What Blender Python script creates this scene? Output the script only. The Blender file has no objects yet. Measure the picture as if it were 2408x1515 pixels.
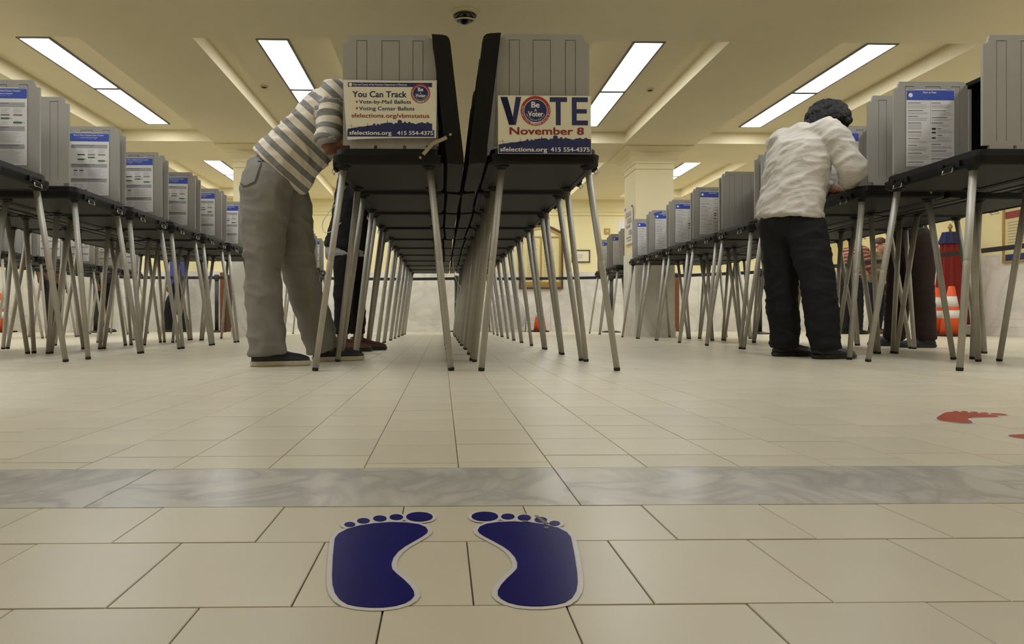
import bpy, bmesh, math, random
from mathutils import Vector, Matrix, noise
from mathutils.bvhtree import BVHTree
random.seed(7)
SC = bpy.context.scene
C = SC.collection
V = Vector
PI = math.pi

# ------------------------------------------------------------------ camera, world, exposure
FPX, CXP, CYP, CAMH = 1490.0, 1066.0, 751.0, 0.24
cam_d = bpy.data.cameras.new('camera')
cam = bpy.data.objects.new('camera', cam_d)
C.objects.link(cam)
cam.location = (0, 0, CAMH)
cam.rotation_euler = (PI / 2, 0, math.radians(-1.0))
cam_d.sensor_width = 36.0
cam_d.lens = 36.0 * FPX / 2408.0
cam_d.shift_x = (1204.0 - CXP) / 2408.0
cam_d.shift_y = -(757.5 - CYP) / 2408.0
cam_d.clip_start = 0.02
cam_d.clip_end = 60
SC.camera = cam
world = bpy.data.worlds.new('world')
SC.world = world
world.use_nodes = True
world.node_tree.nodes['Background'].inputs[0].default_value = (0.5, 0.48, 0.42, 1)
world.node_tree.nodes['Background'].inputs[1].default_value = 0.02
SC.view_settings.view_transform = 'Standard'
SC.view_settings.look = 'None'
SC.view_settings.gamma = 1.0
SC.view_settings.use_curve_mapping = False
SC.view_settings.exposure = 0.0
LAMP = 16.5           # radiance of the fluorescent diffusers

# ------------------------------------------------------------------ materials
def lin(c):
    return tuple((x / 255.0 / 12.92) if x <= 10 else (((x / 255.0) + 0.055) / 1.055) ** 2.4 for x in c)

MATS = {}
def mat(name, col, rough=0.6, metal=0.0, var=0.0, vscale=8.0, bump=0.0, bscale=60.0, spec=0.5, emit=0.0,
        trans=0.0, alpha=1.0, coat=0.0, tint=0.0, col2=None, stretch=None):
    if name in MATS:
        return MATS[name]
    m = bpy.data.materials.new(name)
    m.use_nodes = True
    nt = m.node_tree
    p = nt.nodes['Principled BSDF']
    c = lin(col)
    p.inputs['Base Color'].default_value = (*c, 1)
    p.inputs['Roughness'].default_value = rough
    p.inputs['Metallic'].default_value = metal
    p.inputs['Specular IOR Level'].default_value = spec
    p.inputs['Coat Weight'].default_value = coat
    p.inputs['Coat Roughness'].default_value = 0.12
    p.inputs['Transmission Weight'].default_value = trans
    p.inputs['Alpha'].default_value = alpha
    if emit:
        p.inputs['Emission Color'].default_value = (0.93, 0.97, 1.0, 1)
        p.inputs['Emission Strength'].default_value = emit
    tc = None
    if var or bump or tint:
        tc = nt.nodes.new('ShaderNodeTexCoord')
        src = tc.outputs['Object']
        if stretch:
            mp = nt.nodes.new('ShaderNodeMapping')
            mp.inputs['Scale'].default_value = stretch
            nt.links.new(src, mp.inputs[0])
            src = mp.outputs[0]
    last = None
    if var:
        n = nt.nodes.new('ShaderNodeTexNoise')
        n.inputs['Scale'].default_value = vscale
        n.inputs['Detail'].default_value = 5
        nt.links.new(src, n.inputs['Vector'])
        r = nt.nodes.new('ShaderNodeValToRGB')
        r.color_ramp.elements[0].position = 0.3
        r.color_ramp.elements[1].position = 0.7
        a = lin(col2) if col2 else tuple(x * (1 - var) for x in c)
        b = c if col2 else tuple(min(1, x * (1 + var)) for x in c)
        r.color_ramp.elements[0].color = (*a, 1)
        r.color_ramp.elements[1].color = (*b, 1)
        nt.links.new(n.outputs['Fac'], r.inputs[0])
        last = r.outputs[0]
    if tint:
        oi = nt.nodes.new('ShaderNodeObjectInfo')
        ge = nt.nodes.new('ShaderNodeNewGeometry')
        ad = nt.nodes.new('ShaderNodeMath'); ad.operation = 'ADD'
        fr = nt.nodes.new('ShaderNodeMath'); fr.operation = 'FRACT'
        nt.links.new(oi.outputs['Random'], ad.inputs[0])
        nt.links.new(ge.outputs['Random Per Island'], ad.inputs[1])
        nt.links.new(ad.outputs[0], fr.inputs[0])
        mr = nt.nodes.new('ShaderNodeMapRange')
        mr.inputs['To Min'].default_value = 1 - tint
        mr.inputs['To Max'].default_value = 1 + tint
        nt.links.new(fr.outputs[0], mr.inputs[0])
        mx = nt.nodes.new('ShaderNodeMix'); mx.data_type = 'RGBA'; mx.blend_type = 'MULTIPLY'
        mx.inputs['Factor'].default_value = 1
        if last:
            nt.links.new(last, mx.inputs['A'])
        else:
            mx.inputs['A'].default_value = (*c, 1)
        nt.links.new(mr.outputs[0], mx.inputs['B'])
        last = mx.outputs['Result']
    if last:
        nt.links.new(last, p.inputs['Base Color'])
    if bump:
        n = nt.nodes.new('ShaderNodeTexNoise')
        n.inputs['Scale'].default_value = bscale
        n.inputs['Detail'].default_value = 4
        nt.links.new(src, n.inputs['Vector'])
        b = nt.nodes.new('ShaderNodeBump')
        b.inputs['Strength'].default_value = bump
        b.inputs['Distance'].default_value = 0.01
        nt.links.new(n.outputs['Fac'], b.inputs['Height'])
        nt.links.new(b.outputs[0], p.inputs['Normal'])
    MATS[name] = m
    return m

def marble(name, base, vein, rough, scale=2.0, amount=0.5):
    m = bpy.data.materials.new(name); m.use_nodes = True
    nt = m.node_tree; p = nt.nodes['Principled BSDF']
    p.inputs['Roughness'].default_value = rough
    tc = nt.nodes.new('ShaderNodeTexCoord')
    n1 = nt.nodes.new('ShaderNodeTexNoise'); n1.inputs['Scale'].default_value = scale
    n1.inputs['Detail'].default_value = 8; n1.inputs['Distortion'].default_value = 1.6
    nt.links.new(tc.outputs['Object'], n1.inputs['Vector'])
    r = nt.nodes.new('ShaderNodeValToRGB')
    e = r.color_ramp.elements
    e[0].position = 0.40; e[0].color = (*lin(base), 1)
    e[1].position = 0.60; e[1].color = (*lin(base), 1)
    k = r.color_ramp.elements.new(0.5); mid = tuple(a * (1 - amount) + b * amount for a, b in zip(lin(base), lin(vein)))
    k.color = (*mid, 1)
    nt.links.new(n1.outputs['Fac'], r.inputs[0])
    n2 = nt.nodes.new('ShaderNodeTexNoise'); n2.inputs['Scale'].default_value = scale * 0.7; n2.inputs['Detail'].default_value = 6
    nt.links.new(tc.outputs['Object'], n2.inputs['Vector'])
    mr = nt.nodes.new('ShaderNodeMapRange'); mr.inputs['From Min'].default_value = .3; mr.inputs['From Max'].default_value = .7
    mr.inputs['To Min'].default_value = 0.82; mr.inputs['To Max'].default_value = 1.06
    nt.links.new(n2.outputs['Fac'], mr.inputs[0])
    mx = nt.nodes.new('ShaderNodeMix'); mx.data_type = 'RGBA'; mx.blend_type = 'MULTIPLY'; mx.inputs['Factor'].default_value = 1
    nt.links.new(r.outputs[0], mx.inputs['A']); nt.links.new(mr.outputs[0], mx.inputs['B'])
    nt.links.new(mx.outputs['Result'], p.inputs['Base Color'])
    MATS[name] = m
    return m

def stripes_mat(name, ca, cb, period, duty=0.5):
    m = bpy.data.materials.new(name); m.use_nodes = True
    nt = m.node_tree; p = nt.nodes['Principled BSDF']
    p.inputs['Roughness'].default_value = 0.9
    p.inputs['Specular IOR Level'].default_value = 0.2
    at = nt.nodes.new('ShaderNodeAttribute'); at.attribute_name = 'stripe'
    dv = nt.nodes.new('ShaderNodeMath'); dv.operation = 'DIVIDE'; dv.inputs[1].default_value = period
    fr = nt.nodes.new('ShaderNodeMath'); fr.operation = 'FRACT'
    gt = nt.nodes.new('ShaderNodeMath'); gt.operation = 'GREATER_THAN'; gt.inputs[1].default_value = duty
    nt.links.new(at.outputs['Fac'], dv.inputs[0]); nt.links.new(dv.outputs[0], fr.inputs[0]); nt.links.new(fr.outputs[0], gt.inputs[0])
    mx = nt.nodes.new('ShaderNodeMix'); mx.data_type = 'RGBA'
    mx.inputs['A'].default_value = (*lin(ca), 1); mx.inputs['B'].default_value = (*lin(cb), 1)
    nt.links.new(gt.outputs[0], mx.inputs['Factor'])
    nt.links.new(mx.outputs['Result'], p.inputs['Base Color'])
    tc = nt.nodes.new('ShaderNodeTexCoord'); n = nt.nodes.new('ShaderNodeTexNoise'); n.inputs['Scale'].default_value = 350
    nt.links.new(tc.outputs['Object'], n.inputs['Vector'])
    b = nt.nodes.new('ShaderNodeBump'); b.inputs['Strength'].default_value = 0.25; b.inputs['Distance'].default_value = 0.003
    nt.links.new(n.outputs['Fac'], b.inputs['Height']); nt.links.new(b.outputs[0], p.inputs['Normal'])
    MATS[name] = m
    return m

mat('tile', (213, 204, 182), 0.34, var=0.035, vscale=5, bump=0.015, bscale=14, tint=0.035, spec=0.5)
mat('grout', (104, 95, 78), 0.9)
marble('floor_marble', (204, 200, 190), (156, 154, 152), 0.27, 5.0, 0.5)
marble('wall_marble', (240, 235, 224), (205, 200, 192), 0.3, 1.3, 0.5)
mat('ceiling_paint', (240, 228, 192), 0.85, var=0.02, vscale=2)
mat('wall_paint', (240, 227, 176), 0.75, var=0.015, vscale=2)
mat('column_paint', (238, 225, 184), 0.75, var=0.015, vscale=2)
mat('diffuser', (255, 255, 250), 0.5, emit=LAMP)
mat('white_enamel', (120, 117, 112), 0.5)
mat('dark_steel', (60, 58, 55), 0.4, metal=0.8)
mat('case_black', (8, 8, 7), 0.5, spec=0.3, var=0.12, vscale=20, bump=0.04, bscale=300)
mat('case_under', (20, 19, 17), 0.6, spec=0.3, var=0.1, vscale=12)
mat('screen_grey', (158, 153, 144), 0.62, var=0.03, vscale=6, bump=0.08, bscale=260)
mat('leg_metal', (182, 177, 166), 0.5, metal=0.3, var=0.08, vscale=10)
mat('rubber', (30, 29, 28), 0.8)
mat('silver', (205, 200, 190), 0.3, metal=0.9)
mat('paper', (228, 222, 216), 0.5)
mat('paper_cream', (232, 224, 196), 0.5)
mat('print_blue', (44, 72, 168), 0.5)
mat('print_navy', (38, 44, 92), 0.5)
mat('print_red', (172, 56, 44), 0.5)
mat('print_dark_red', (140, 40, 36), 0.5)
mat('print_black', (38, 38, 42), 0.5)
mat('print_grey', (168, 164, 164), 0.5)
mat('print_midgrey', (118, 114, 116), 0.5)
mat('print_green', (72, 112, 52), 0.5)
mat('print_white', (240, 236, 228), 0.5)
mat('sticker_white', (214, 208, 208), 0.35, var=0.03, vscale=30)
mat('sticker_blue', (14, 13, 98), 0.3, spec=0.14, var=0.16, vscale=14)
mat('sticker_red', (166, 66, 44), 0.35, spec=0.3, var=0.15, vscale=14)
mat('worn', (120, 112, 96), 0.6)
mat('belt_black', (28, 27, 27), 0.7)
mat('post_black', (36, 35, 34), 0.45)
mat('cone_orange', (232, 88, 34), 0.5)
mat('cone_white', (226, 220, 212), 0.5)
mat('wood_frame', (84, 58, 40), 0.5, var=0.2, vscale=14)
mat('wood_orange', (112, 66, 32), 0.5, var=0.2, vscale=10)
mat('gold', (176, 146, 84), 0.4, metal=0.4)
mat('board_cream', (214, 200, 148), 0.6, var=0.05, vscale=6)
mat('plastic_clear', (196, 196, 198), 0.12, alpha=0.5, var=0.05, vscale=9, bump=0.8, bscale=14)
mat('blue_tape', (52, 70, 170), 0.5)
mat('skin_brown', (128, 84, 62), 0.55)
mat('skin_tan', (172, 118, 90), 0.55)
mat('skin_dark', (110, 74, 56), 0.55)
mat('skin_pale', (206, 150, 120), 0.55)
mat('hair_black', (24, 22, 24), 0.6, bump=1.0, bscale=90)
mat('hair_white', (214, 208, 200), 0.7, bump=0.8, bscale=60)
mat('hair_brown', (70, 48, 34), 0.6, bump=0.8, bscale=60)
mat('jeans_grey', (136, 133, 126), 0.92, var=0.16, vscale=9, bump=0.25, bscale=420, spec=0.2, stretch=(1, 1, .5))
mat('jeans_seam', (104, 98, 88), 0.9)
mat('trouser_black', (36, 36, 38), 0.85, var=0.1, vscale=10, spec=0.25)
mat('coat_black', (26, 25, 28), 0.85, spec=0.25)
mat('trouser_brown', (52, 40, 36), 0.85, var=0.1, vscale=8, spec=0.25)
mat('jean_navy', (40, 44, 60), 0.85, var=0.1, vscale=8, spec=0.25)
mat('top_blue', (70, 74, 150), 0.85)
mat('top_olive', (134, 124, 102), 0.9, var=0.12, vscale=10)
mat('top_dark', (44, 42, 44), 0.85)
mat('shirt_grey', (170, 168, 168), 0.9)
mat('shoe_black', (40, 40, 46), 0.6)
mat('shoe_leather', (28, 27, 28), 0.35)
mat('shoe_brown', (92, 60, 42), 0.5)
mat('sole_white', (208, 200, 184), 0.6)
mat('flag_red', (128, 28, 18), 0.8)
mat('flag_blue', (52, 52, 100), 0.8)
mat('cable_white', (210, 208, 204), 0.5)
mat('dome_black', (16, 16, 17), 0.08, spec=0.7)
stripes_mat('shirt_stripe', (222, 212, 194), (136, 135, 132), 0.064, 0.52)
stripes_mat('shirt_redstripe', (176, 138, 120), (118, 66, 60), 0.06, 0.4)

def check_shirt(name, col):
    m = bpy.data.materials.new(name); m.use_nodes = True
    nt = m.node_tree; p = nt.nodes['Principled BSDF']; p.inputs['Roughness'].default_value = 0.85
    p.inputs['Specular IOR Level'].default_value = 0.2
    tc = nt.nodes.new('ShaderNodeTexCoord')
    w = nt.nodes.new('ShaderNodeTexWave'); w.inputs['Scale'].default_value = 42; w.bands_direction = 'DIAGONAL'
    nt.links.new(tc.outputs['Object'], w.inputs['Vector'])
    r = nt.nodes.new('ShaderNodeValToRGB'); c = lin(col)
    r.color_ramp.elements[0].color = (*[x * 0.86 for x in c], 1); r.color_ramp.elements[0].position = 0.0
    r.color_ramp.elements[1].color = (*c, 1); r.color_ramp.elements[1].position = 0.35
    nt.links.new(w.outputs['Fac'], r.inputs[0]); nt.links.new(r.outputs[0], p.inputs['Base Color'])
    MATS[name] = m
check_shirt('shirt_white', (216, 208, 198))

# ------------------------------------------------------------------ object helpers
def tag(o, label=None, cat=None, group=None, kind=None):
    if label: o['label'] = label
    if cat: o['category'] = cat
    if group: o['group'] = group
    if kind: o['kind'] = kind
    return o

def empty(name, loc=(0, 0, 0), rz=0.0):
    o = bpy.data.objects.new(name, None)
    o.empty_display_size = 0.05
    C.objects.link(o)
    o.location = loc
    o.rotation_euler = (0, 0, rz)
    return o

def addobj(name, me, parent=None, loc=None):
    o = bpy.data.objects.new(name, me)
    C.objects.link(o)
    if parent is not None: o.parent = parent
    if loc is not None: o.location = loc
    return o

def fin(bm, name, mats, parent=None, smooth=False, loc=None):
    if isinstance(mats, str): mats = [mats]
    me = bpy.data.meshes.new(name)
    bmesh.ops.recalc_face_normals(bm, faces=bm.faces)
    bm.to_mesh(me); bm.free()
    for m in mats: me.materials.append(MATS[m])
    if smooth: me.shade_smooth()
    return addobj(name, me, parent, loc)

def box(bm, x0, x1, y0, y1, z0, z1, mi=0, bev=0.0):
    vs = [bm.verts.new((x, y, z)) for z in (z0, z1) for x, y in ((x0, y0), (x1, y0), (x1, y1), (x0, y1))]
    fs = []
    for q in ((3, 2, 1, 0), (4, 5, 6, 7), (0, 1, 5, 4), (1, 2, 6, 5), (2, 3, 7, 6), (3, 0, 4, 7)):
        f = bm.faces.new([vs[i] for i in q]); f.material_index = mi; fs.append(f)
    if bev:
        es = list({e for f in fs for e in f.edges})
        r = bmesh.ops.bevel(bm, geom=es, offset=bev, segments=2, affect='EDGES', profile=0.5)
        for f in r['faces']: f.material_index = mi
    return fs

def prism(bm, pts, axis, a, b, mi=0):
    """polygon pts (2D) extruded along axis between a and b"""
    def mk(p, t):
        if axis == 'x': return (t, p[0], p[1])
        if axis == 'y': return (p[0], t, p[1])
        return (p[0], p[1], t)
    A = [bm.verts.new(mk(p, a)) for p in pts]; B = [bm.verts.new(mk(p, b)) for p in pts]
    n = len(pts); fs = [bm.faces.new(A[::-1]), bm.faces.new(B)]
    for i in range(n): fs.append(bm.faces.new((A[i], A[(i + 1) % n], B[(i + 1) % n], B[i])))
    for f in fs: f.material_index = mi
    return fs

def ring_basis(t, side):
    t = t.normalized()
    s = side - t * side.dot(t)
    if s.length < 1e-4:
        s = t.orthogonal()
    s.normalize()
    return s, t.cross(s)

def tube(bm, pts, rad, side=V((0, 1, 0)), n=14, sub=1, mi=0, caps=True):
    pts = [V(p) for p in pts]
    rad = [(r, r) if not isinstance(r, (tuple, list)) else tuple(r) for r in rad]
    if sub > 1:
        P, R = [], []
        m = len(pts)
        for i in range(m - 1):
            p0, p1, p2, p3 = pts[max(i - 1, 0)], pts[i], pts[i + 1], pts[min(i + 2, m - 1)]
            for k in range(sub):
                t = k / sub
                q = 0.5 * ((2 * p1) + (p2 - p0) * t + (2 * p0 - 5 * p1 + 4 * p2 - p3) * t * t + (3 * p1 - p0 - 3 * p2 + p3) * t ** 3)
                P.append(q); s = t * t * (3 - 2 * t)
                R.append(tuple(a * (1 - s) + b * s for a, b in zip(rad[i], rad[i + 1])))
        P.append(pts[-1]); R.append(rad[-1])
        pts, rad = P, R
    rings = []
    for i, p in enumerate(pts):
        a = pts[max(i - 1, 0)]; b = pts[min(i + 1, len(pts) - 1)]
        s, u = ring_basis(b - a, V(side))
        rings.append([bm.verts.new(p + s * (rad[i][0] * math.cos(2 * PI * k / n)) + u * (rad[i][1] * math.sin(2 * PI * k / n))) for k in range(n)])
    for A, B in zip(rings, rings[1:]):
        for k in range(n):
            f = bm.faces.new((A[k], A[(k + 1) % n], B[(k + 1) % n], B[k])); f.material_index = mi; f.smooth = True
    if caps:
        for r, fl in ((rings[0], True), (rings[-1], False)):
            f = bm.faces.new(r[::-1] if fl else r); f.material_index = mi

def ball(bm, c, r, rot=None, seg=16):
    if not isinstance(r, (tuple, list)): r = (r, r, r)
    M = Matrix.Translation(c) @ (rot.to_4x4() if rot else Matrix.Identity(4)) @ Matrix.Diagonal((*r, 1))
    bmesh.ops.create_uvsphere(bm, u_segments=seg, v_segments=max(8, seg * 2 // 3), radius=1, matrix=M)

def rrect(hx, hy, r, n=5):
    out = []
    for cx, cy, a0 in ((hx - r, hy - r, 0), (-hx + r, hy - r, PI / 2), (-hx + r, -hy + r, PI), (hx - r, -hy + r, 1.5 * PI)):
        for k in range(n + 1):
            a = a0 + PI / 2 * k / n
            out.append((cx + r * math.cos(a), cy + r * math.sin(a)))
    return out

def loft(bm, layers, cap0=True, cap1=True, mi=0, smooth=False):
    """layers: list of lists of 3D points, same count"""
    L = [[bm.verts.new(p) for p in l] for l in layers]
    n = len(L[0])
    for A, B in zip(L, L[1:]):
        for k in range(n):
            f = bm.faces.new((A[k], A[(k + 1) % n], B[(k + 1) % n], B[k])); f.material_index = mi; f.smooth = smooth
    if cap0:
        f = bm.faces.new(L[0][::-1]); f.material_index = mi
    if cap1:
        f = bm.faces.new(L[-1]); f.material_index = mi
    return L

def lathe(bm, prof, c=(0, 0, 0), n=20, mi=0, smooth=True):
    layers = [[(c[0] + r * math.cos(2 * PI * k / n), c[1] + r * math.sin(2 * PI * k / n), c[2] + z) for k in range(n)] for r, z in prof]
    loft(bm, layers, True, True, mi, smooth)

def cells(bm, xs, zs, depth, thick, mapf=None, mi=0):
    """flat panel in the XZ plane made of cells; depth(i,j) -> recess on both faces or None for no cell"""
    mapf = mapf or (lambda x, z: (x, z))
    nx, nz = len(xs) - 1, len(zs) - 1
    D = [[depth(i, j) for j in range(nz)] for i in range(nx)]
    def pt(x, y, z):
        a, b = mapf(x, z); return bm.verts.new((a, y, b))
    for i in range(nx):
        for j in range(nz):
            d = D[i][j]
            if d is None: continue
            h = thick / 2 - d
            x0, x1, z0, z1 = xs[i], xs[i + 1], zs[j], zs[j + 1]
            for s in (-1, 1):
                q = [pt(x0, s * h, z0), pt(x1, s * h, z0), pt(x1, s * h, z1), pt(x0, s * h, z1)]
                f = bm.faces.new(q if s < 0 else q[::-1]); f.material_index = mi
            for di, dj, (ax, az), (bx, bz) in ((-1, 0, (x0, z1), (x0, z0)), (1, 0, (x1, z0), (x1, z1)), (0, -1, (x0, z0), (x1, z0)), (0, 1, (x1, z1), (x0, z1))):
                ii, jj = i + di, j + dj
                nd = D[ii][jj] if 0 <= ii < nx and 0 <= jj < nz else None
                if nd is None:
                    f = bm.faces.new((pt(ax, -h, az), pt(bx, -h, bz), pt(bx, h, bz), pt(ax, h, az))); f.material_index = mi
                elif nd > d:
                    g = thick / 2 - nd
                    for s in (-1, 1):
                        f = bm.faces.new((pt(ax, s * g, az), pt(bx, s * g, bz), pt(bx, s * h, bz), pt(ax, s * h, az))); f.material_index = mi

def copy_tree(o, parent=None):
    c = o.copy(); C.objects.link(c); c.parent = parent
    for ch in o.children:
        copy_tree(ch, c)
    return c

# baking scene for remeshed organic shapes and lettering
TMP = bpy.data.scenes.new('bake')
def evaluated(ob):
    TMP.collection.objects.link(ob)
    vl = TMP.view_layers[0]; vl.update()
    me = bpy.data.meshes.new_from_object(ob.evaluated_get(vl.depsgraph))
    data = ob.data
    bpy.data.objects.remove(ob)
    return me

TEXC = {}
def clouds(scale):
    if scale not in TEXC:
        t = bpy.data.textures.new('folds', 'CLOUDS'); t.noise_scale = scale; t.noise_depth = 2; TEXC[scale] = t
    return TEXC[scale]

def organic(bm, name, m, parent, voxel=0.01, smooth=6, folds=None, root=V((0, 0, 0))):
    me = bpy.data.meshes.new(name)
    bmesh.ops.recalc_face_normals(bm, faces=bm.faces)
    for v in bm.verts: v.co -= root
    bm.to_mesh(me); bm.free()
    ob = bpy.data.objects.new(name, me)
    r = ob.modifiers.new('r', 'REMESH'); r.mode = 'VOXEL'; r.voxel_size = voxel; r.use_smooth_shade = True
    s = ob.modifiers.new('s', 'SMOOTH'); s.iterations = smooth; s.factor = 0.5
    if folds:
        for sc, st in folds:
            d = ob.modifiers.new('d', 'DISPLACE'); d.texture = clouds(sc); d.strength = st; d.mid_level = 0.5; d.texture_coords = 'LOCAL'
    me2 = evaluated(ob)
    me2.name = name
    me2.materials.clear(); me2.materials.append(MATS[m])
    me2.shade_smooth()
    return addobj(name, me2, parent)

TXT = {}
def text_mesh(s, size=1.0, bold=0.0, align='LEFT', spacing=1.0):
    key = (s, size, bold, align, spacing)
    if key in TXT: return TXT[key]
    cu = bpy.data.curves.new('lettering', 'FONT')
    cu.body = s; cu.size = size; cu.align_x = align; cu.space_character = spacing
    cu.resolution_u = 3
    ob = bpy.data.objects.new('lettering', cu)
    me = evaluated(ob)
    me.name = 'lettering'
    if bold:                                # heavier strokes: the same outline struck five times, slightly displaced
        b = bold * .9
        vs = [V(v.co) for v in me.vertices]; fs = [tuple(p.vertices) for p in me.polygons]
        VV, FF = [], []
        for k, (dx, dy) in enumerate(((-b, -b * .6), (b, -b * .6), (-b, b * .6), (b, b * .6), (0, 0))):
            n0 = len(VV); VV += [v + V((dx * size, dy * size, .00002 * k)) for v in vs]; FF += [tuple(i + n0 for i in f) for f in fs]
        me = bpy.data.meshes.new('lettering'); me.from_pydata(VV, [], FF)
    TXT[key] = me
    return me

def text_w(me):
    xs = [v.co.x for v in me.vertices]
    return (min(xs), max(xs)) if xs else (0, 0)
# ------------------------------------------------------------------ room shell
XL, XR, YB, YF = -9.6, 8.0, -3.6, 12.4
ZS, ZC = 2.565, 2.715
bm = bmesh.new(); box(bm, XL, XR, YB, YF, -0.12, -0.0022)
floor = fin(bm, 'floor', 'grout'); tag(floor, 'beige square tiled floor with a grey marble strip', None, None, 'structure')

T = 0.153; GAP = 0.0015
def tile_geo(bm, x0, x1, y0, y1, dz=0.0):
    e, c = GAP / 2, 0.0006
    rows = []
    for ins, z in ((e, -0.006), (e, -0.0006 + dz), (e + c, dz)):
        rows.append([bm.verts.new((x, y, z)) for x, y in ((x0 + ins, y0 + ins), (x1 - ins, y0 + ins), (x1 - ins, y1 - ins), (x0 + ins, y1 - ins))])
    for A, B in zip(rows, rows[1:]):
        for k in range(4): bm.faces.new((A[k], A[(k + 1) % 4], B[(k + 1) % 4], B[k]))
    bm.faces.new(rows[-1])

tiles = []
rnd = random.Random(3)
Y_M0, Y_M1 = 0.814, 1.023
# near field: rows across, running bond
row_edges = [Y_M0, 0.685, 0.531]
while row_edges[-1] > YB + T: row_edges.append(row_edges[-1] - T)
row_edges.append(YB)
for r in range(len(row_edges) - 1):
    ph = 0.104 if r % 2 == 0 else 0.0265
    k0 = int((XL - ph) / T) - 1
    x = ph + k0 * T
    while x < XR:
        a, b = max(x, XL), min(x + T, XR)
        if b - a > 0.02: tiles.append((a, b, row_edges[r + 1], row_edges[r]))
        x += T
# far field: columns running away, joints staggered column by column
k = int((XL - 0.0264) / T) - 1
offs = {}
while 0.0264 + k * T < XR:
    x = 0.0264 + k * T
    a, b = max(x, XL), min(x + T, XR)
    if b - a > 0.02:
        off = rnd.choice([0.03, 0.06, 0.09, 0.12]) + rnd.uniform(-.012, .012)
        y = Y_M1 - T + off
        while y < YF:
            c0, c1 = max(y, Y_M1), min(y + T, YF)
            if c1 - c0 > 0.012: tiles.append((a, b, c0, c1))
            y += T
    k += 1
sa, ca = math.sin(math.radians(1.0)), math.cos(math.radians(1.0))
def proj(x, y, z):
    d = x * sa + y * ca
    if d < 0.05: return None
    return (CXP + FPX * (x * ca - y * sa) / d, CYP - FPX * (z - CAMH) / d)
def seen(t):
    n = 0
    for x in (t[0], t[1]):
        for y in (t[2], t[3]):
            p = proj(x, y, 0)
            if p and -10 < p[0] < 2418 and p[1] < 1525: n += 1
    return n > 0
vis = sorted([t for t in tiles if seen(t)], key=lambda t: math.hypot((t[0] + t[1]) / 2, (t[2] + t[3]) / 2))
near = vis[:300]; nearset = set(near)
std = {}
for t in near:
    key = (round(t[1] - t[0], 3), round(t[3] - t[2], 3))
    if key not in std:
        bm = bmesh.new(); tile_geo(bm, -key[0] / 2, key[0] / 2, -key[1] / 2, key[1] / 2)
        me = bpy.data.meshes.new('tile'); bmesh.ops.recalc_face_normals(bm, faces=bm.faces); bm.to_mesh(me); bm.free()
        me.materials.append(MATS['tile']); std[key] = me
    o = addobj('tile', std[key], floor, ((t[0] + t[1]) / 2, (t[2] + t[3]) / 2, rnd.uniform(-.0004, .0002)))
bm = bmesh.new()
for t in tiles:
    if t not in nearset: tile_geo(bm, *t, dz=rnd.uniform(-.0003, .0002))
o = fin(bm, 'tile_field', 'tile', floor); tag(o, 'beige floor tiles receding under the booths', None, None, 'stuff')
# marble strip
xs = [-0.457 + 0.636 * k for k in range(-15, 14)]
for a, b in zip(xs, xs[1:]):
    if b < XL or a > XR: continue
    bm = bmesh.new(); tile_geo(bm, -0.318, 0.318, -(Y_M1 - Y_M0) / 2, (Y_M1 - Y_M0) / 2)
    fin(bm, 'marble_slab', 'floor_marble', floor, loc=((a + b) / 2, (Y_M0 + Y_M1) / 2, 0))

# ceiling: flat beams with recessed coffers
cofx = [(-8.2, -7.05), (-6.25, -5.12), (-4.17, -3.0), (-2.06, -0.93), (1.28, 2.41), (3.36, 4.55), (5.85, 7.0)]
cofy = [(-2.91, 0.15), (1.18, 4.24), (5.27, 8.33), (9.36, 12.0)]
cx = sorted({XL, XR} | {v for p in cofx for v in p}); cy = sorted({YB, YF} | {v for p in cofy for v in p})
bm = bmesh.new()
def is_cof(i, j):
    return (cx[i], cx[i + 1]) in cofx and (cy[j], cy[j + 1]) in cofy
for i in range(len(cx) - 1):
    for j in range(len(cy) - 1):
        z = ZC if is_cof(i, j) else ZS
        x0, x1, y0, y1 = cx[i], cx[i + 1], cy[j], cy[j + 1]
        bm.faces.new([bm.verts.new(p) for p in ((x0, y1, z), (x1, y1, z), (x1, y0, z), (x0, y0, z))])
        if is_cof(i, j):
            for (ax, ay), (bx, by) in (((x0, y0), (x1, y0)), ((x1, y0), (x1, y1)), ((x1, y1), (x0, y1)), ((x0, y1), (x0, y0))):
                bm.faces.new([bm.verts.new(p) for p in ((ax, ay, ZC), (bx, by, ZC), (bx, by, ZS), (ax, ay, ZS))])
me = bpy.data.meshes.new('ceiling'); bm.to_mesh(me); bm.free(); me.materials.append(MATS['ceiling_paint'])
ceil = addobj('ceiling', me); tag(ceil, 'cream coffered ceiling with broad flat beams', None, None, 'structure')
bm = bmesh.new(); box(bm, XL - .2, XR + .2, YB - .2, YF + .2, ZC + 0.06, ZC + 0.2)
o = fin(bm, 'trim_1', 'ceiling_paint'); tag(o, 'slab above the coffered ceiling', None, None, 'structure')

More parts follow.
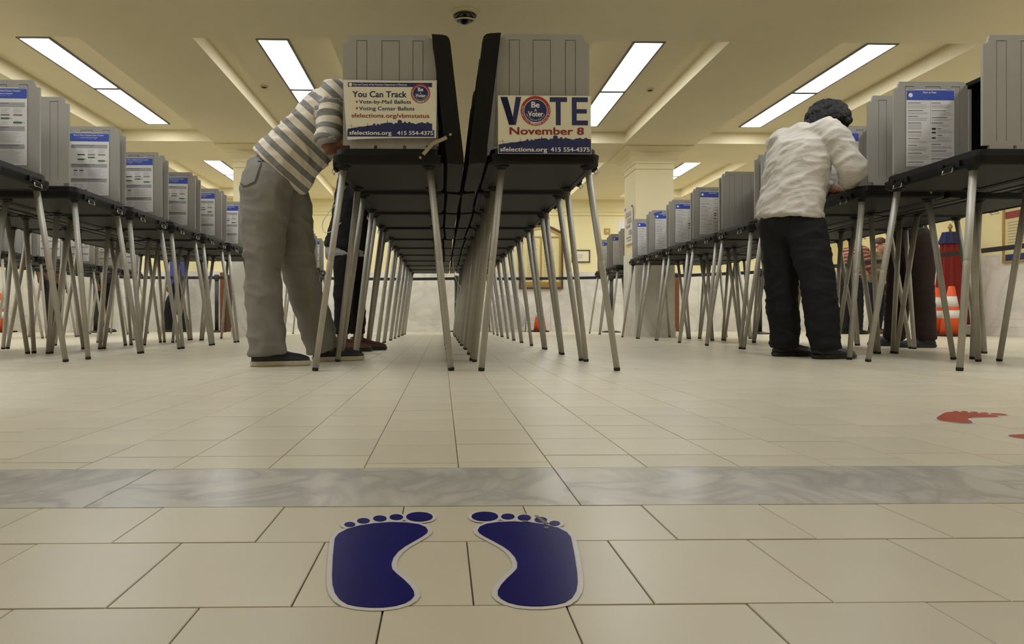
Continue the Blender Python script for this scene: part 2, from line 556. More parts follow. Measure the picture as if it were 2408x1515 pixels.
# walls with marble wainscot
ZW = 1.17
def wall(name, x0, x1, y0, y1, label):
    bm = bmesh.new(); box(bm, x0, x1, y0, y1, -0.1, ZC + 0.06)
    o = fin(bm, name, 'wall_paint'); return tag(o, label, None, None, 'structure')
wf = wall('wall_far', XL - .2, XR + .2, YF, YF + .2, 'cream painted far wall above pale marble wainscot')
wr = wall('wall_right', XR, XR + .2, YB - .2, YF, 'cream painted right wall above veined marble wainscot')
wl = wall('wall_left', XL - .2, XL, YB - .2, YF, 'cream painted left wall above marble wainscot')
wb = wall('wall_back', XL - .2, XR + .2, YB - .2, YB, 'cream painted back wall')
def slabs(parent, axis, a0, a1, face, sgn, step):
    n = max(1, round((a1 - a0) / step)); w = (a1 - a0) / n
    for k in range(n):
        for z0, z1, t in ((0.0, 0.13, 0.05), (0.13, 0.24, 0.036), (0.24, ZW, 0.03)):
            bm = bmesh.new()
            u0, u1 = a0 + k * w + .0015, a0 + (k + 1) * w - .0015
            f0, f1 = sorted((face, face + sgn * t))
            if axis == 'x': box(bm, u0, u1, f0, f1, z0 + .001, z1 - .001)
            else: box(bm, f0, f1, u0, u1, z0 + .001, z1 - .001)
            fin(bm, 'marble_panel', 'wall_marble', parent)
slabs(wf, 'x', XL + .05, XR - .05, YF, -1, 1.45)
slabs(wr, 'y', YB, YF - .06, XR, -1, 1.6)
slabs(wl, 'y', YB, YF - .06, XL, 1, 3.2)
# cornice on the far and right walls
bm = bmesh.new()
prof = [(0, 2.27), (0.03, 2.28), (0.03, 2.33), (0.05, 2.34), (0.07, 2.42), (0.13, 2.50), (0.15, 2.565), (0, 2.565)]
prism(bm, [(YF - a, z) for a, z in prof], 'x', XL, XR)
o = fin(bm, 'trim_2', 'wall_paint'); tag(o, 'moulded cream cornice along the far wall', None, None, 'structure')
bm = bmesh.new(); prism(bm, [(XR - a, z) for a, z in prof], 'y', YB, YF - .16)
o = fin(bm, 'trim_3', 'wall_paint'); tag(o, 'moulded cream cornice along the right wall', None, None, 'structure')

# columns
def column(x0, x1, y0, y1, label):
    root = empty('column', ((x0 + x1) / 2, (y0 + y1) / 2, 0)); tag(root, label, 'column')
    hx, hy = (x1 - x0) / 2, (y1 - y0) / 2
    bm = bmesh.new(); box(bm, -hx, hx, -hy, hy, 0, ZS - .001); fin(bm, 'shaft', 'column_paint', root)
    # marble cladding: four faces in two courses plus a base course
    for z0, z1, t in ((0.0, 0.13, 0.022), (0.13, 0.245, 0.014), (0.245, ZW - .01, 0.012)):
        for a in range(4):
            bm = bmesh.new()
            if a == 0: box(bm, -hx - t, hx + t, -hy - t, -hy, z0, z1 - .0015)
            if a == 1: box(bm, -hx - t, hx + t, hy, hy + t, z0, z1 - .0015)
            if a == 2: box(bm, -hx - t, -hx, -hy, hy, z0, z1 - .0015)
            if a == 3: box(bm, hx, hx + t, -hy, hy, z0, z1 - .0015)
            fin(bm, 'marble_panel', 'wall_marble', root)
    # moulded capital
    prof = [(0.0, 2.285), (0.014, 2.29), (0.014, 2.305), (0.004, 2.31), (0.004, 2.36), (0.016, 2.365), (0.022, 2.385), (0.022, 2.392), (0.05, 2.43),
            (0.062, 2.45), (0.062, 2.46), (0.10, 2.49), (0.10, 2.505), (0.20, 2.548), (0.20, ZS - .001)]
    bm = bmesh.new()
    loft(bm, [[(-hx - a, -hy - a, z), (hx + a, -hy - a, z), (hx + a, hy + a, z), (-hx - a, hy + a, z)] for a, z in prof])
    fin(bm, 'capital', 'column_paint', root)
column(2.64, 3.16, 8.6, 9.13, 'square cream column with marble base at the end of the right row of booths')
column(-2.82, -2.30, 8.6, 9.13, 'square cream column with marble base behind the man in striped shirt')

# fluorescent panels set flush in the coffers
bmF = bmesh.new()
LW, LL = 0.25, 1.19
def lamp_meshes():
    bm = bmesh.new(); hx, hy, t = LW / 2, LL / 2, 0.02
    box(bm, -hx - t, -hx, -hy - t, hy + t, -0.012, 0.03); box(bm, hx, hx + t, -hy - t, hy + t, -0.012, 0.03)
    box(bm, -hx, hx, -hy - t, -hy, -0.012, 0.03); box(bm, -hx, hx, hy, hy + t, -0.012, 0.03)
    box(bm, -hx - t, hx + t, -hy - t, hy + t, 0.03, 0.036)
    fr = bpy.data.meshes.new('frame'); bmesh.ops.recalc_face_normals(bm, faces=bm.faces); bm.to_mesh(fr); bm.free(); fr.materials.append(MATS['white_enamel'])
    bm = bmesh.new()
    pts = rrect(hx, hy, 0.012, 3)
    bm.faces.new([bm.verts.new((x, y, -0.006)) for x, y in pts][::-1])
    di = bpy.data.meshes.new('diffuser'); bm.to_mesh(di); bm.free(); di.materials.append(MATS['diffuser'])
    return fr, di
bmF.free()
LFR, LDI = lamp_meshes()
lampx = [(-7.62, 'far left'), (-5.7, 'outer left'), (-3.585, 'left'), (-1.5, 'centre left'), (1.845, 'centre right'), (3.95, 'right'), (6.42, 'outer right')]
lampy = [(-2.4, 'b'), (1.53, 'o'), (5.625, 'n'), (9.66, 'f')]
for lx, ln in lampx:
    for ly, lk in lampy:
        if lk == 'b': continue      # back bay panels left out so the near floor stays dimmer
        for q in range(2):
            root = empty('ceiling_light', (lx, ly + LL / 2 + q * (LL + .05), ZC))
            if lk == 'n': lab = 'white fluorescent panel in %s coffer, %s half of the front pair' % (ln, ('near', 'far')[q])
            elif lk == 'f': lab = 'white fluorescent panel in %s coffer beyond the columns, %s half' % (ln, ('near', 'far')[q])
            else: lab = 'fluorescent panel overhead above the photo, %s coffer, %s half' % (ln, ('near', 'far')[q])
            tag(root, lab, 'ceiling light', 'fluorescent ceiling panels')
            addobj('frame', LFR, root); addobj('diffuser', LDI, root)

# ------------------------------------------------------------------ voting booth prototype (voter side = -X)
def make_booth():
    R = empty('voting_booth')
    # tray
    def lay(ix, iy, z, r=.045):
        cxx = (-0.30 + 0.225) / 2; hx = (0.30 + 0.225) / 2
        return [(cxx + x, y, z) for x, y in rrect(hx - ix, .322 - iy, r)]
    bm = bmesh.new()
    loft(bm, [lay(.05, .03, .966), lay(.04, .022, .966), lay(.036, .018, .960), lay(.012, .006, .962), lay(.004, .002, .972), lay(0, 0, .998), lay(0, 0, 1.006), lay(.012, .012, 1.010),
              lay(.015, .014, 1.034), lay(.019, .018, 1.037), lay(.03, .03, 1.036), lay(.034, .034, 1.024)])
    t = fin(bm, 'tray', ['case_black', 'case_under'], R)
    for p in t.data.polygons:
        if p.center.z < .9665 and p.normal.z < -.6: p.material_index = 1
    for k in (-1, 1):                       # stiffening blocks beside each latch
        bm = bmesh.new()
        for q in (-.05, .05): box(bm, -.309, -.295, k * .17 + q - .012, k * .17 + q + .012, .972, 1.003, bev=.002)
        box(bm, -.312, -.30, k * .17 - .032, k * .17 + .032, .962, .985, bev=.003)
        l = fin(bm, 'latch', 'case_black', R)
        bm = bmesh.new(); tube(bm, [(-.312, k * .17 - .03, .972), (-.318, k * .17 - .03, .952), (-.318, k * .17 + .03, .952), (-.312, k * .17 + .03, .972)], [.0028] * 4, n=6)
        fin(bm, 'latch_wire', 'silver', l)
    # lid, leaning back over the tray
    bi, bo, to, ti = (.238, .965), (.315, .968), (.245, 1.56), (.165, 1.567)
    prof_end = [bi, (.30, .960), bo, (.312, 1.0), (.252, 1.525), (.246, 1.548), (.234, 1.560), (.216, 1.564), ti]
    bm = bmesh.new()
    prism(bm, prof_end, 'y', -.322, -.306); prism(bm, prof_end, 'y', .306, .322)
    back = [(.288, .962), (.31, .96), bo, (.312, 1.0), (.252, 1.525), (.246, 1.548), (.236, 1.558), (.218, 1.56), (.222, 1.53)]
    prism(bm, back, 'y', -.306, .306)
    prism(bm, [bi, (.30, .960), (.302, .985), (.236, .985)], 'y', -.306, .306)
    prism(bm, [(.168, 1.545), (.232, 1.538), (.222, 1.562), ti], 'y', -.306, .306)
    for yy in (-.2, 0, .2): prism(bm, [(.311, 1.0), (.318, 1.01), (.261, 1.48), (.25, 1.49)], 'y', yy - .03, yy + .03)
    fin(bm, 'lid', 'case_black', R)
    # side screens
    def screen(y):
        z0, z1 = 1.036, 1.572
        g = .0035
        xs = [-.25, -.218, -.187, -.187 + g, -.137 - g, -.137, -.105, -.09, -.07, -.07 + g, .015 - g, .015, .03, .045, .075, .075 + g, .126 - g, .126, .138, .145, .166]
        zs = [z0, z0 + .018, 1.075, z1 - .042, z1 - .026 - g, z1 - .026, z1 - .0201, z1]
        gro = {2: 1, 4: 1, 8: 1, 10: 1, 14: 1, 16: 1}
        inn = {3, 9, 15}
        def dep(i, j):
            if i == 0 and j >= 3: return None
            if i == 19 and j >= 6: return None
            if j == 0 and (i <= 0 or i in (6, 12) or i >= 18): return None
            if i in gro and 2 <= j <= 4: return .0035
            if i in inn and j == 4: return .0035
            return 0
        def mp(x, z):
            return (x + max(0, (x - .138) / .028) * (1.572 - z) * .06, z)
        bm = bmesh.new()
        cells(bm, xs, zs, dep, .013, mp)
        xa, xb, za = -.25, -.218, z1 - .042
        pts = [(xa, za), (xa + .016, za + .002), (xa + .024, za + .010), (xb - .004, za + .03), (xb + .0, z1 - .006), (xb, za)]
        prism(bm, [mp(*p) for p in pts], 'y', -.0065, .0065)
        prism(bm, [mp(*p) for p in [(.145, zs[6]), (.164, zs[6]), (.145, z1)]], 'y', -.0065, .0065)
        # hinge flange and moulded finger recesses
        box(bm, .172, .186, -.012, .012, 1.06, 1.53)
        bmesh.ops.translate(bm, verts=bm.verts, vec=(0, y, 0))
        fin(bm, 'side_screen', 'screen_grey', R)
    screen(-.292); screen(.292)
    # legs
    for sx, tx, fx in ((-1, -.254, -.375), (1, .155, .255)):
        for sy in (-1, 1):
            a, b = V((tx, sy * .25, .962)), V((fx, sy * .316, .012))
            m = a.lerp(b, .47)
            bm = bmesh.new()
            tube(bm, [a, a.lerp(b, .455), a.lerp(b, .468), a.lerp(b, .470), a.lerp(b, .474), a.lerp(b, .476), a.lerp(b, .49), b], [.0165, .0158, .0158, .0148, .0148, .0156, .0156, .0142], n=12)
            l = fin(bm, 'leg', 'leg_metal', R)
            l.data.shade_smooth()
            d = (b - a).normalized()
            bm = bmesh.new(); tube(bm, [b - d * .002, b + d * .006, b + d * .0125], [.0152, .0152, .013], n=12)
            fin(bm, 'rubber_foot', 'rubber', l)
            bm = bmesh.new(); lathe(bm, [(.034, 0), (.034, -.006), (.024, -.010), (.022, -.018), (.0168, -.020)], (tx, sy * .25, .966), n=16)
            s = fin(bm, 'socket', 'case_black', l)
    # brace between lid and tray at both ends
    for sy in (-1,):
        yy = sy * .3265
        bm = bmesh.new()
        P = [(.125, 1.005), (.17, 1.055), (.235, 1.085)]
        for a, b in zip(P, P[1:]):
            a, b = V((a[0], yy, a[1])), V((b[0], yy, b[1])); d = (b - a).normalized(); n = V((-d.z, 0, d.x)) * .0085
            q = [a - n, b - n, b + n, a + n]
            prism(bm, [(p.x, p.z) for p in q], 'y', yy - .0015, yy + .0015)
        br = fin(bm, 'brace', 'silver', R)
        bm = bmesh.new()
        for px, pz in ((.112, .99), P[1], (.252, 1.098)):
            tube(bm, [(px, yy - .003, pz), (px, yy + .003, pz)], [.006, .006], side=V((1, 0, 0)), n=10)
        fin(bm, 'rivet', 'silver', br)
    return R

ORD = ['nearest', 'second', 'third', 'fourth', 'fifth', 'sixth', 'seventh', 'eighth', 'ninth', 'tenth', 'eleventh']
BOOTHS = {}
proto = make_booth()
first = [True]
def place_booth(row, i, x, y, face, label, group, jit=True):
    o = proto if first[0] else copy_tree(proto)
    first[0] = False
    r = random.Random(hash((row, i)) % 9973 if False else (ord(row[0]) * 131 + ord(row[1]) * 17 + i * 7))
    dx, dy, dr = (r.uniform(-.006, .006), r.uniform(-.006, .006), math.radians(r.uniform(-1.0, 1.0))) if jit else (0, 0, 0)
    o.location = (x + dx, y + dy, 0)
    o.rotation_euler = (0, 0, dr + (PI if face > 0 else 0))
    tag(o, label, 'voting booth', group)
    BOOTHS[(row, i)] = Matrix.Translation((x + dx, y + dy, 0)) @ Matrix.Rotation(dr, 4, 'Z')
    return o
def row(code, n, x, y0, pitch, face, words, group, flat=1):
    ys = y0 if isinstance(y0, list) else [y0 + pitch * i for i in range(n)]
    for i in range(n):
        place_booth(code, i, x, ys[i], face, '%s grey-screened voting booth %s' % (ORD[i], words), group, i >= flat)
YL = [3.28, 4.13, 4.81, 5.49, 6.21, 6.92, 7.63]
YR = [3.22] + [4.03 + .675 * k for k in range(7)]
row('CL', 10, -0.214, 3.27, 0.71, -1, 'in the centre row facing left', 'centre left booths')
row('CR', 10, 0.437, 3.25, 0.71, 1, 'in the centre row facing right', 'centre right booths')
row('L1', 7, -2.49, YL, 0, 1, 'in the left row along the aisle', 'left aisle booths')
row('L2', 7, -3.14, [y + .02 for y in YL], 0, -1, 'in the back of the left double row', 'left back booths')
row('R1', 8, 2.78, YR, 0, -1, 'in the right row along the aisle', 'right aisle booths')
row('R2', 8, 3.43, [y + .02 for y in YR], 0, 1, 'in the back of the right double row', 'right back booths')
row('LF', 5, -5.38, 7.72, 0.71, 1, 'in the distant row at far left', 'distant left booths', 0)
row('LE', 2, -2.20, 9.46, 0.71, 1, 'beyond the left column', 'booths beyond the left column', 0)
row('RE', 2, 2.85, 9.56, 0.71, -1, 'beyond the right column', 'booths beyond the right column', 0)
# ------------------------------------------------------------------ flat printed things
def flat(bm, pts, z, mi):
    f = bm.faces.new([bm.verts.new((x, y, z)) for x, y in pts]); f.material_index = mi
def fbox(bm, x0, x1, y0, y1, z, mi):
    flat(bm, [(x0, y0), (x1, y0), (x1, y1), (x0, y1)], z, mi)
def disc(r, n=40, cx=0, cy=0, ry=None):
    return [(cx + r * math.cos(2 * PI * k / n), cy + (ry or r) * math.sin(2 * PI * k / n)) for k in range(n)]
def letter(s, parent, x, y, size, m, bold=0.0, align='LEFT', fit=None, z=0.0016, name='lettering', rot=0.0):
    me = text_mesh(s, 1.0, bold, align)
    me2 = me.copy(); me2.materials.clear(); me2.materials.append(MATS[m])
    o = addobj(name, me2, parent, (x, y, z))
    a, b = text_w(me)
    sx = size
    if fit and b > a: sx = fit / (b - a)
    o.scale = (sx, size, 1); o.rotation_euler = (0, 0, rot)
    return o
def arc_text(s, parent, r, a0, a1, size, m, cx, cy, inward=False, z=0.0022, bold=0.0):
    """letters spread on a circle; inward=True reads along the bottom"""
    n = len(s)
    for i, ch in enumerate(s):
        if ch == ' ': continue
        a = a0 + (a1 - a0) * (i + .5) / n
        rot = a + PI / 2 if inward else a - PI / 2
        rr = r if inward else r
        o = letter(ch, parent, cx + rr * math.cos(a), cy + rr * math.sin(a), size, m, bold, 'CENTER', None, z, 'letter', rot)

# instruction posters -------------------------------------------------
PW, PH = 0.272, 0.432
POSTM = ['paper', 'print_blue', 'print_grey', 'print_black', 'print_green', 'print_midgrey', 'print_red', 'print_white']
def poster_mesh(kind):
    bm = bmesh.new(); rr = random.Random(5)
    box(bm, -PW / 2, PW / 2, -PH / 2, PH / 2, 0, .0008, 0)
    z = .0011
    top = PH / 2 - .004
    fbox(bm, -PW / 2 + .001, PW / 2 - .001, top - .056, top, z, 1)
    def lines(x0, x1, y0, y1, step, w, mi, jag=True):
        y = y1
        while y > y0:
            fbox(bm, x0, x1 - (rr.uniform(0, .35) * (x1 - x0) if jag else 0), y - w, y, z, mi); y -= step
    if kind == 'rank':
        lines(-.10, .10, top - .045, top - .028, .010, .003, 7)
        for yy in (.128, -.005, -.105):
            fbox(bm, -PW / 2 + .012, PW / 2 - .012, yy - .02, yy + .006, z, 2)
            lines(-PW / 2 + .018, PW / 2 - .04, yy - .014, yy + .002, .010, .0032, 3)
        for k, gx in enumerate((-.055, .015, .085)):
            lines(gx - .024, gx + .026, .072, .10, .006, .0018, 2)
            fbox(bm, gx - .024, gx + .026, .06, .068, z + .0002, 3 if k == 0 else 5)
            gy = (.032, .045, .022)[k]
            fbox(bm, gx - .024, gx + .024, gy - .005, gy + .005, z + .0002, 4)
            fbox(bm, gx + .026, gx + .04, gy - .001, gy + .001, z + .0002, 3)
            lines(gx - .02, gx + .022, .01, .03, .006, .0014, 2)
        for gx in (-.09, -.05):
            lines(gx - .016, gx + .016, -.085, -.03, .006, .0018, 2); fbox(bm, gx - .016, gx + .012, -.048, -.042, z + .0002, 3)
            lines(gx - .016, gx + .016, -.2, -.14, .006, .0018, 2)
        lines(-.01, .11, -.09, -.035, .007, .0018, 2)
        lines(-.01, .11, -.205, -.135, .007, .0018, 2)
        for gx in (-.06, -.02): fbox(bm, gx - .008, gx + .008, -.186, -.176, z + .0002, 6)
    else:
        for q in ((-PW / 2 + .008, -.006), (.006, PW / 2 - .008)):
            y = top - .07
            while y > -PH / 2 + .02:
                fbox(bm, q[0], q[0] + (q[1] - q[0]) * rr.uniform(.4, .75), y - .003, y, z, 3); y -= .011
                for _ in range(rr.randint(2, 5)):
                    fbox(bm, q[0], q[1] - rr.uniform(0, .02), y - .0016, y, z, 5 if rr.random() < .3 else 2); y -= .0062
                y -= .008
        fbox(bm, -.0006, .0006, .02, top - .06, z, 4)
        fbox(bm, -.05, .04, -.075, .025, z + .0003, 0)
        lines(-.045, -.005, -.065, .018, .008, .002, 5); fbox(bm, .008, .03, -.01, .0, z + .0005, 3); fbox(bm, .008, .03, -.03, -.022, z + .0005, 3); fbox(bm, .008, .03, -.06, -.052, z + .0005, 3)
        flat(bm, disc(.012, 18, -.112, top - .028), z + .0002, 7)
    me = bpy.data.meshes.new('sheet'); bm.to_mesh(me); bm.free()
    for m in POSTM: me.materials.append(MATS[m])
    return me
PM = {'rank': poster_mesh('rank'), 'vote': poster_mesh('vote')}
HEAD = {'rank': ('How to Mark a Ranked-Choice Contest', .205, .0145), 'vote': ('How to Vote', .075, .017)}
def tapes(parent, mi):
    for sx in (-1, 1):
        bm = bmesh.new(); box(bm, sx * .11 - .02, sx * .11 + .02, PH / 2 - .008, PH / 2 + .012, .0009, .0012)
        fin(bm, 'tape', 'plastic_clear', parent)
def poster(row, i, kind, words, lx=None, tape=False):
    B = BOOTHS[(row, i)]
    front = -1 if row in ('R1', 'RE', 'CL') else 1
    x = -.045 if front < 0 else .045
    root = empty('instruction_poster')
    root.matrix_world = B @ Matrix.Translation((x + (lx or 0), .2848, 1.312)) @ Matrix.Rotation(PI / 2, 4, 'X') @ Matrix.Rotation(math.radians(random.uniform(-.8, .8)), 4, 'Z')
    tag(root, words, 'poster', 'instruction posters inside the booths')
    addobj('sheet', PM[kind], root)
    t, w, s = HEAD[kind]
    letter(t, root, -.005, PH / 2 - .022, s, 'print_white', .012, 'CENTER', w)
    tapes(root, 0)
    return root
for i in range(7): poster('L1', i, 'rank', 'ranked-choice instruction poster inside the %s booth of the left row' % ORD[i])
for i in range(8):
    if i == 3: continue
    poster('R1', i, 'vote', 'blue-headed voting instruction poster inside the %s booth of the right row' % ORD[i])
for i in range(1, 5): poster('LF', i, 'rank', 'small instruction poster inside the %s distant booth at far left' % ORD[i])
for i in range(2): poster('LE', i, 'rank', 'small instruction poster in the %s booth beyond the left column' % ORD[i])
for i in range(2): poster('RE', i, 'vote', 'small instruction poster in the %s booth beyond the right column' % ORD[i])
# strip of blue tape on one screen of the right row
Bm = BOOTHS[('R1', 6)]
bm = bmesh.new(); box(bm, -.05, .05, -.012, .012, 0, .001)
o = fin(bm, 'masking_tape', 'blue_tape'); o.matrix_world = Bm @ Matrix.Translation((-.15, .284, 1.535)) @ Matrix.Rotation(PI / 2, 4, 'X') @ Matrix.Rotation(math.radians(18), 4, 'Z')
tag(o, 'short strip of blue tape on the screen above a poster', 'tape')

# the two big signs ---------------------------------------------------
def skyline(bm, w, y0, z, mi, seed=2):
    sk = [(0, .012), (.03, .014), (.06, .020), (.10, .022), (.14, .030), (.19, .030), (.23, .038), (.27, .040), (.30, .046)]
    bl = [(.30, .048), (.30, .056), (.325, .056), (.325, .044), (.345, .044), (.345, .054), (.37, .054), (.37, .046), (.39, .048), (.39, .058), (.43, .058), (.43, .062), (.462, .062), (.468, .092), (.474, .062),
          (.48, .064), (.50, .066), (.53, .062), (.53, .054), (.555, .054), (.555, .062), (.59, .062), (.59, .080), (.60, .088), (.63, .088), (.64, .080), (.64, .064), (.665, .064), (.665, .074), (.69, .074),
          (.69, .062), (.715, .062), (.715, .068), (.73, .074), (.745, .064), (.77, .062), (.80, .054), (.83, .058), (.83, .064), (.86, .064), (.88, .072), (.90, .062), (.93, .060), (.93, .070), (.96, .070), (.96, .062), (1.0, .058)]
    pts = [(-w / 2 + a * w, y0 + b * .55) for a, b in sk + bl]
    for (ax, ay), (bx, by) in zip(pts, pts[1:]):
        if bx - ax > 1e-6: flat(bm, [(ax, y0), (bx, y0), (bx, by), (ax, ay)], z, mi)
    for a, hgt in ((.045, .030), (.235, .034)):          # bridge towers and cables
        fbox(bm, -w / 2 + a * w - .0008, -w / 2 + a * w + .0008, y0, y0 + hgt, z, mi)
    for k in range(8):
        a, b = .0 + .03 * k, .0 + .03 * (k + 1)
        ya, yb = y0 + .014 + abs(a - .14) * .05, y0 + .014 + abs(b - .14) * .05
        flat(bm, [(-w / 2 + a * w, ya), (-w / 2 + b * w, yb), (-w / 2 + b * w, yb + .0008), (-w / 2 + a * w, ya + .0008)], z, mi)
def badge(root, cx, cy, r):
    bm = bmesh.new()
    flat(bm, disc(r, 48, cx, cy), .0013, 0); flat(bm, disc(r * .80, 48, cx, cy), .0015, 1); flat(bm, disc(r * .765, 48, cx, cy), .0017, 2)
    b = fin(bm, 'badge', ['print_red', 'print_white', 'print_navy'], root)
    letter('Be', b, cx - r * .02, cy + r * .22, r * .56, 'print_white', .03, 'CENTER', None, .0021)
    letter('A', b, cx, cy - r * .06, r * .28, 'print_white', .0, 'CENTER', None, .0021)
    letter('Voter', b, cx, cy - r * .38, r * .50, 'print_white', .03, 'CENTER', r * 1.02, .0021)
    arc_text('San Francisco Elections', b, r * .68, math.radians(200), math.radians(340), r * .15, 'print_white', cx, cy, True)
    arc_text('Participe y Vote', b, r * .94, math.radians(160), math.radians(240), r * .15, 'print_white', cx, cy, True)
    arc_text('Maging Botante', b, r * .94, math.radians(300), math.radians(380), r * .15, 'print_white', cx, cy, True)
    arc_text('請踴躍投票', b, r * .94, math.radians(245), math.radians(295), r * .17, 'print_white', cx, cy, True)
def board(name, w, h, loc, m, rx=0.0):
    root = empty(name); root.matrix_world = Matrix.Translation(loc) @ Matrix.Rotation(PI / 2 + rx, 4, 'X')
    return root
# left sign: a slightly curling paper poster
W1, H1 = .436, .276
s1 = board('election_sign', W1, H1, (-.243, 2.9555, 1.216), 'paper'); tag(s1, 'paper sign about tracking ballots taped to the left centre screen', 'sign')
bm = bmesh.new(); pts = [(-W1 / 2, H1 / 2), (-W1 / 2 + .10, H1 / 2 - .001), (.05, H1 / 2 - .003), (W1 / 2, H1 / 2), (W1 / 2 - .002, -.02), (W1 / 2 - .004, -H1 / 2 + .008), (.0, -H1 / 2 + .006), (-.12, -H1 / 2 + .002), (-W1 / 2 + .02, -H1 / 2 - .003), (-W1 / 2 + .012, -.06), (-W1 / 2 + .004, .05)]
prism(bm, [(x, y) for x, y in pts], 'z', 0, .0008)
fin(bm, 'sheet', 'paper', s1)
bm = bmesh.new()
pts = [(-W1 / 2 + .008, H1 / 2 - .006), (W1 / 2 - .008, H1 / 2 - .008), (W1 / 2 - .010, -H1 / 2 + .055), (-W1 / 2 + .022, -H1 / 2 + .05)]
flat(bm, pts, .0010, 1)
skyline(bm, W1 - .044, -H1 / 2 + .042, .0012, 0)
fbox(bm, -W1 / 2 + .020, W1 / 2 - .012, -H1 / 2 + .012, -H1 / 2 + .043, .0012, 0)
fbox(bm, -W1 / 2 + .022, W1 / 2 - .022, H1 / 2 - .032, H1 / 2 - .012, .0012, 0)
flat(bm, disc(.008, 16, -W1 / 2 + .034, H1 / 2 - .022), .0014, 1)
for yy in (.036, .006): flat(bm, disc(.0052, 14, -W1 / 2 + .064, yy), .0014, 2)
fin(bm, 'print', ['print_navy', 'paper_cream', 'print_red'], s1)
letter('City and County of San Francisco Department of Elections', s1, -W1 / 2 + .046, H1 / 2 - .026, .0125, 'print_white', .012, 'LEFT', .25)
letter('You Can Track', s1, -W1 / 2 + .044, .058, .040, 'print_navy', .026, 'LEFT', .252)
letter('Vote-by-Mail Ballots', s1, -W1 / 2 + .074, .028, .0245, 'print_navy', .016, 'LEFT', .242)
letter('Voting Center Ballots', s1, -W1 / 2 + .074, -.003, .0245, 'print_navy', .016, 'LEFT', .258)
letter('sfelections.org/vbmstatus', s1, -W1 / 2 + .038, -.037, .0270, 'print_dark_red', .016, 'LEFT', .362)
letter('sfelections.org', s1, -W1 / 2 + .028, -H1 / 2 + .021, .0260, 'print_white', .020, 'LEFT', .196)
letter('415 554-4375', s1, W1 / 2 - .185, -H1 / 2 + .021, .0260, 'print_white', .020, 'LEFT', .168)
badge(s1, .142, H1 / 2 - .062, .0455)
# right sign: rigid board hung over the tray edge
W2, H2 = .430, .270
s2 = board('election_sign', W2, H2, (.472, 2.913, 1.137), 'paper_cream', math.radians(-1.5)); tag(s2, 'cream VOTE November 8 sign on the right centre screen', 'sign')
bm = bmesh.new(); box(bm, -W2 / 2, W2 / 2, -H2 / 2, H2 / 2, -.003, .0008); fin(bm, 'sheet', 'paper_cream', s2)
bm = bmesh.new(); skyline(bm, W2 - .004, -H2 / 2 + .036, .0012, 0); fbox(bm, -W2 / 2 + .002, W2 / 2 - .002, -H2 / 2 + .001, -H2 / 2 + .037, .0012, 0)
# block letters V T E
def poly(*p): flat(bm, list(p), .0014, 0)
t, b = .128, -.002
poly((-.205, t), (-.172, t), (-.137, b), (-.163, b)); poly((-.163, b), (-.137, b), (-.109, t), (-.133, t)) if False else None
flat(bm, [(-.203, t), (-.172, t), (-.148, .03), (-.148, b), (-.165, b)], .0014, 0)
flat(bm, [(-.148, b), (-.133, b), (-.108, t), (-.133, t), (-.148, .03)], .0014, 0)
fbox(bm, .024, .104, t - .022, t, .0014, 0); fbox(bm, .052, .074, b, t - .022, .0014, 0)
fbox(bm, .126, .148, b, t, .0014, 0)
for y0 in (b, .053, t - .022): fbox(bm, .148, .200 if y0 != .053 else .195, y0, y0 + (.022 if y0 != .053 else .020), .0014, 0)
fin(bm, 'print', ['print_navy'], s2)
badge(s2, -.042, .064, .069)
letter('November 8', s2, -.166, -.046, .048, 'print_dark_red', .026, 'LEFT', .344)
letter('sfelections.org', s2, -W2 / 2 + .008, -H2 / 2 + .010, .0285, 'print_white', .020, 'LEFT', .217)
letter('415 554-4375', s2, W2 / 2 - .188, -H2 / 2 + .010, .0285, 'print_white', .020, 'LEFT', .180)

# ------------------------------------------------------------------ footprint stickers on the floor
def unproj(u, v, z=0.0):
    d = FPX * (z - CAMH) / (CYP - v); xc = (u - CXP) * d / FPX
    return V((xc * ca + d * sa, -xc * sa + d * ca))
# outline of a left footprint in metres, origin at mid foot, +Y towards the toes
SOLE = [(300, 305), (330, 265), (400, 228), (500, 200), (620, 182), (750, 173), (880, 176), (980, 190), (1035, 212), (1054, 240), (1045, 262), (1010, 288), (940, 328), (870, 368), (815, 410), (775, 460),
        (758, 510), (765, 555), (800, 590), (860, 640), (910, 690), (940, 735), (943, 770), (920, 800), (870, 830), (790, 853), (690, 865), (590, 866), (480, 856), (400, 838), (340, 800), (300, 745),
        (282, 680), (278, 600), (285, 450), (295, 350)]
FOOT = [unproj(700 + x * .2907, 1180 + y * .2907) for x, y in SOLE]
TOES = []
for x, y, rx, ry in ((985, 130, 108, 38), (798, 133, 55, 23), (665, 144, 55, 24), (532, 163, 52, 22), (422, 193, 45, 20)):
    TOES.append([unproj(700 + (x + rx * math.cos(a)) * .2907, 1180 + (y + ry * math.sin(a)) * .2907) for a in [2 * PI * k / 20 for k in range(20)]])
FC = V((-.058, .655))
FOOT = [p - FC for p in FOOT]; TOES = [[p - FC for p in t] for t in TOES]
def grow(pts, d):
    n = len(pts); out = []
    for i in range(n):
        a, b, c = pts[i - 1], pts[i], pts[(i + 1) % n]
        t = (c - a).normalized(); out.append(b + V((t.y, -t.x)) * d)
    return out
def area(p): return sum(p[i - 1].x * p[i].y - p[i].x * p[i - 1].y for i in range(len(p))) / 2
def ccw(p): return p if area(p) > 0 else p[::-1]
FOOT = ccw(FOOT); TOES = [ccw(t) for t in TOES]
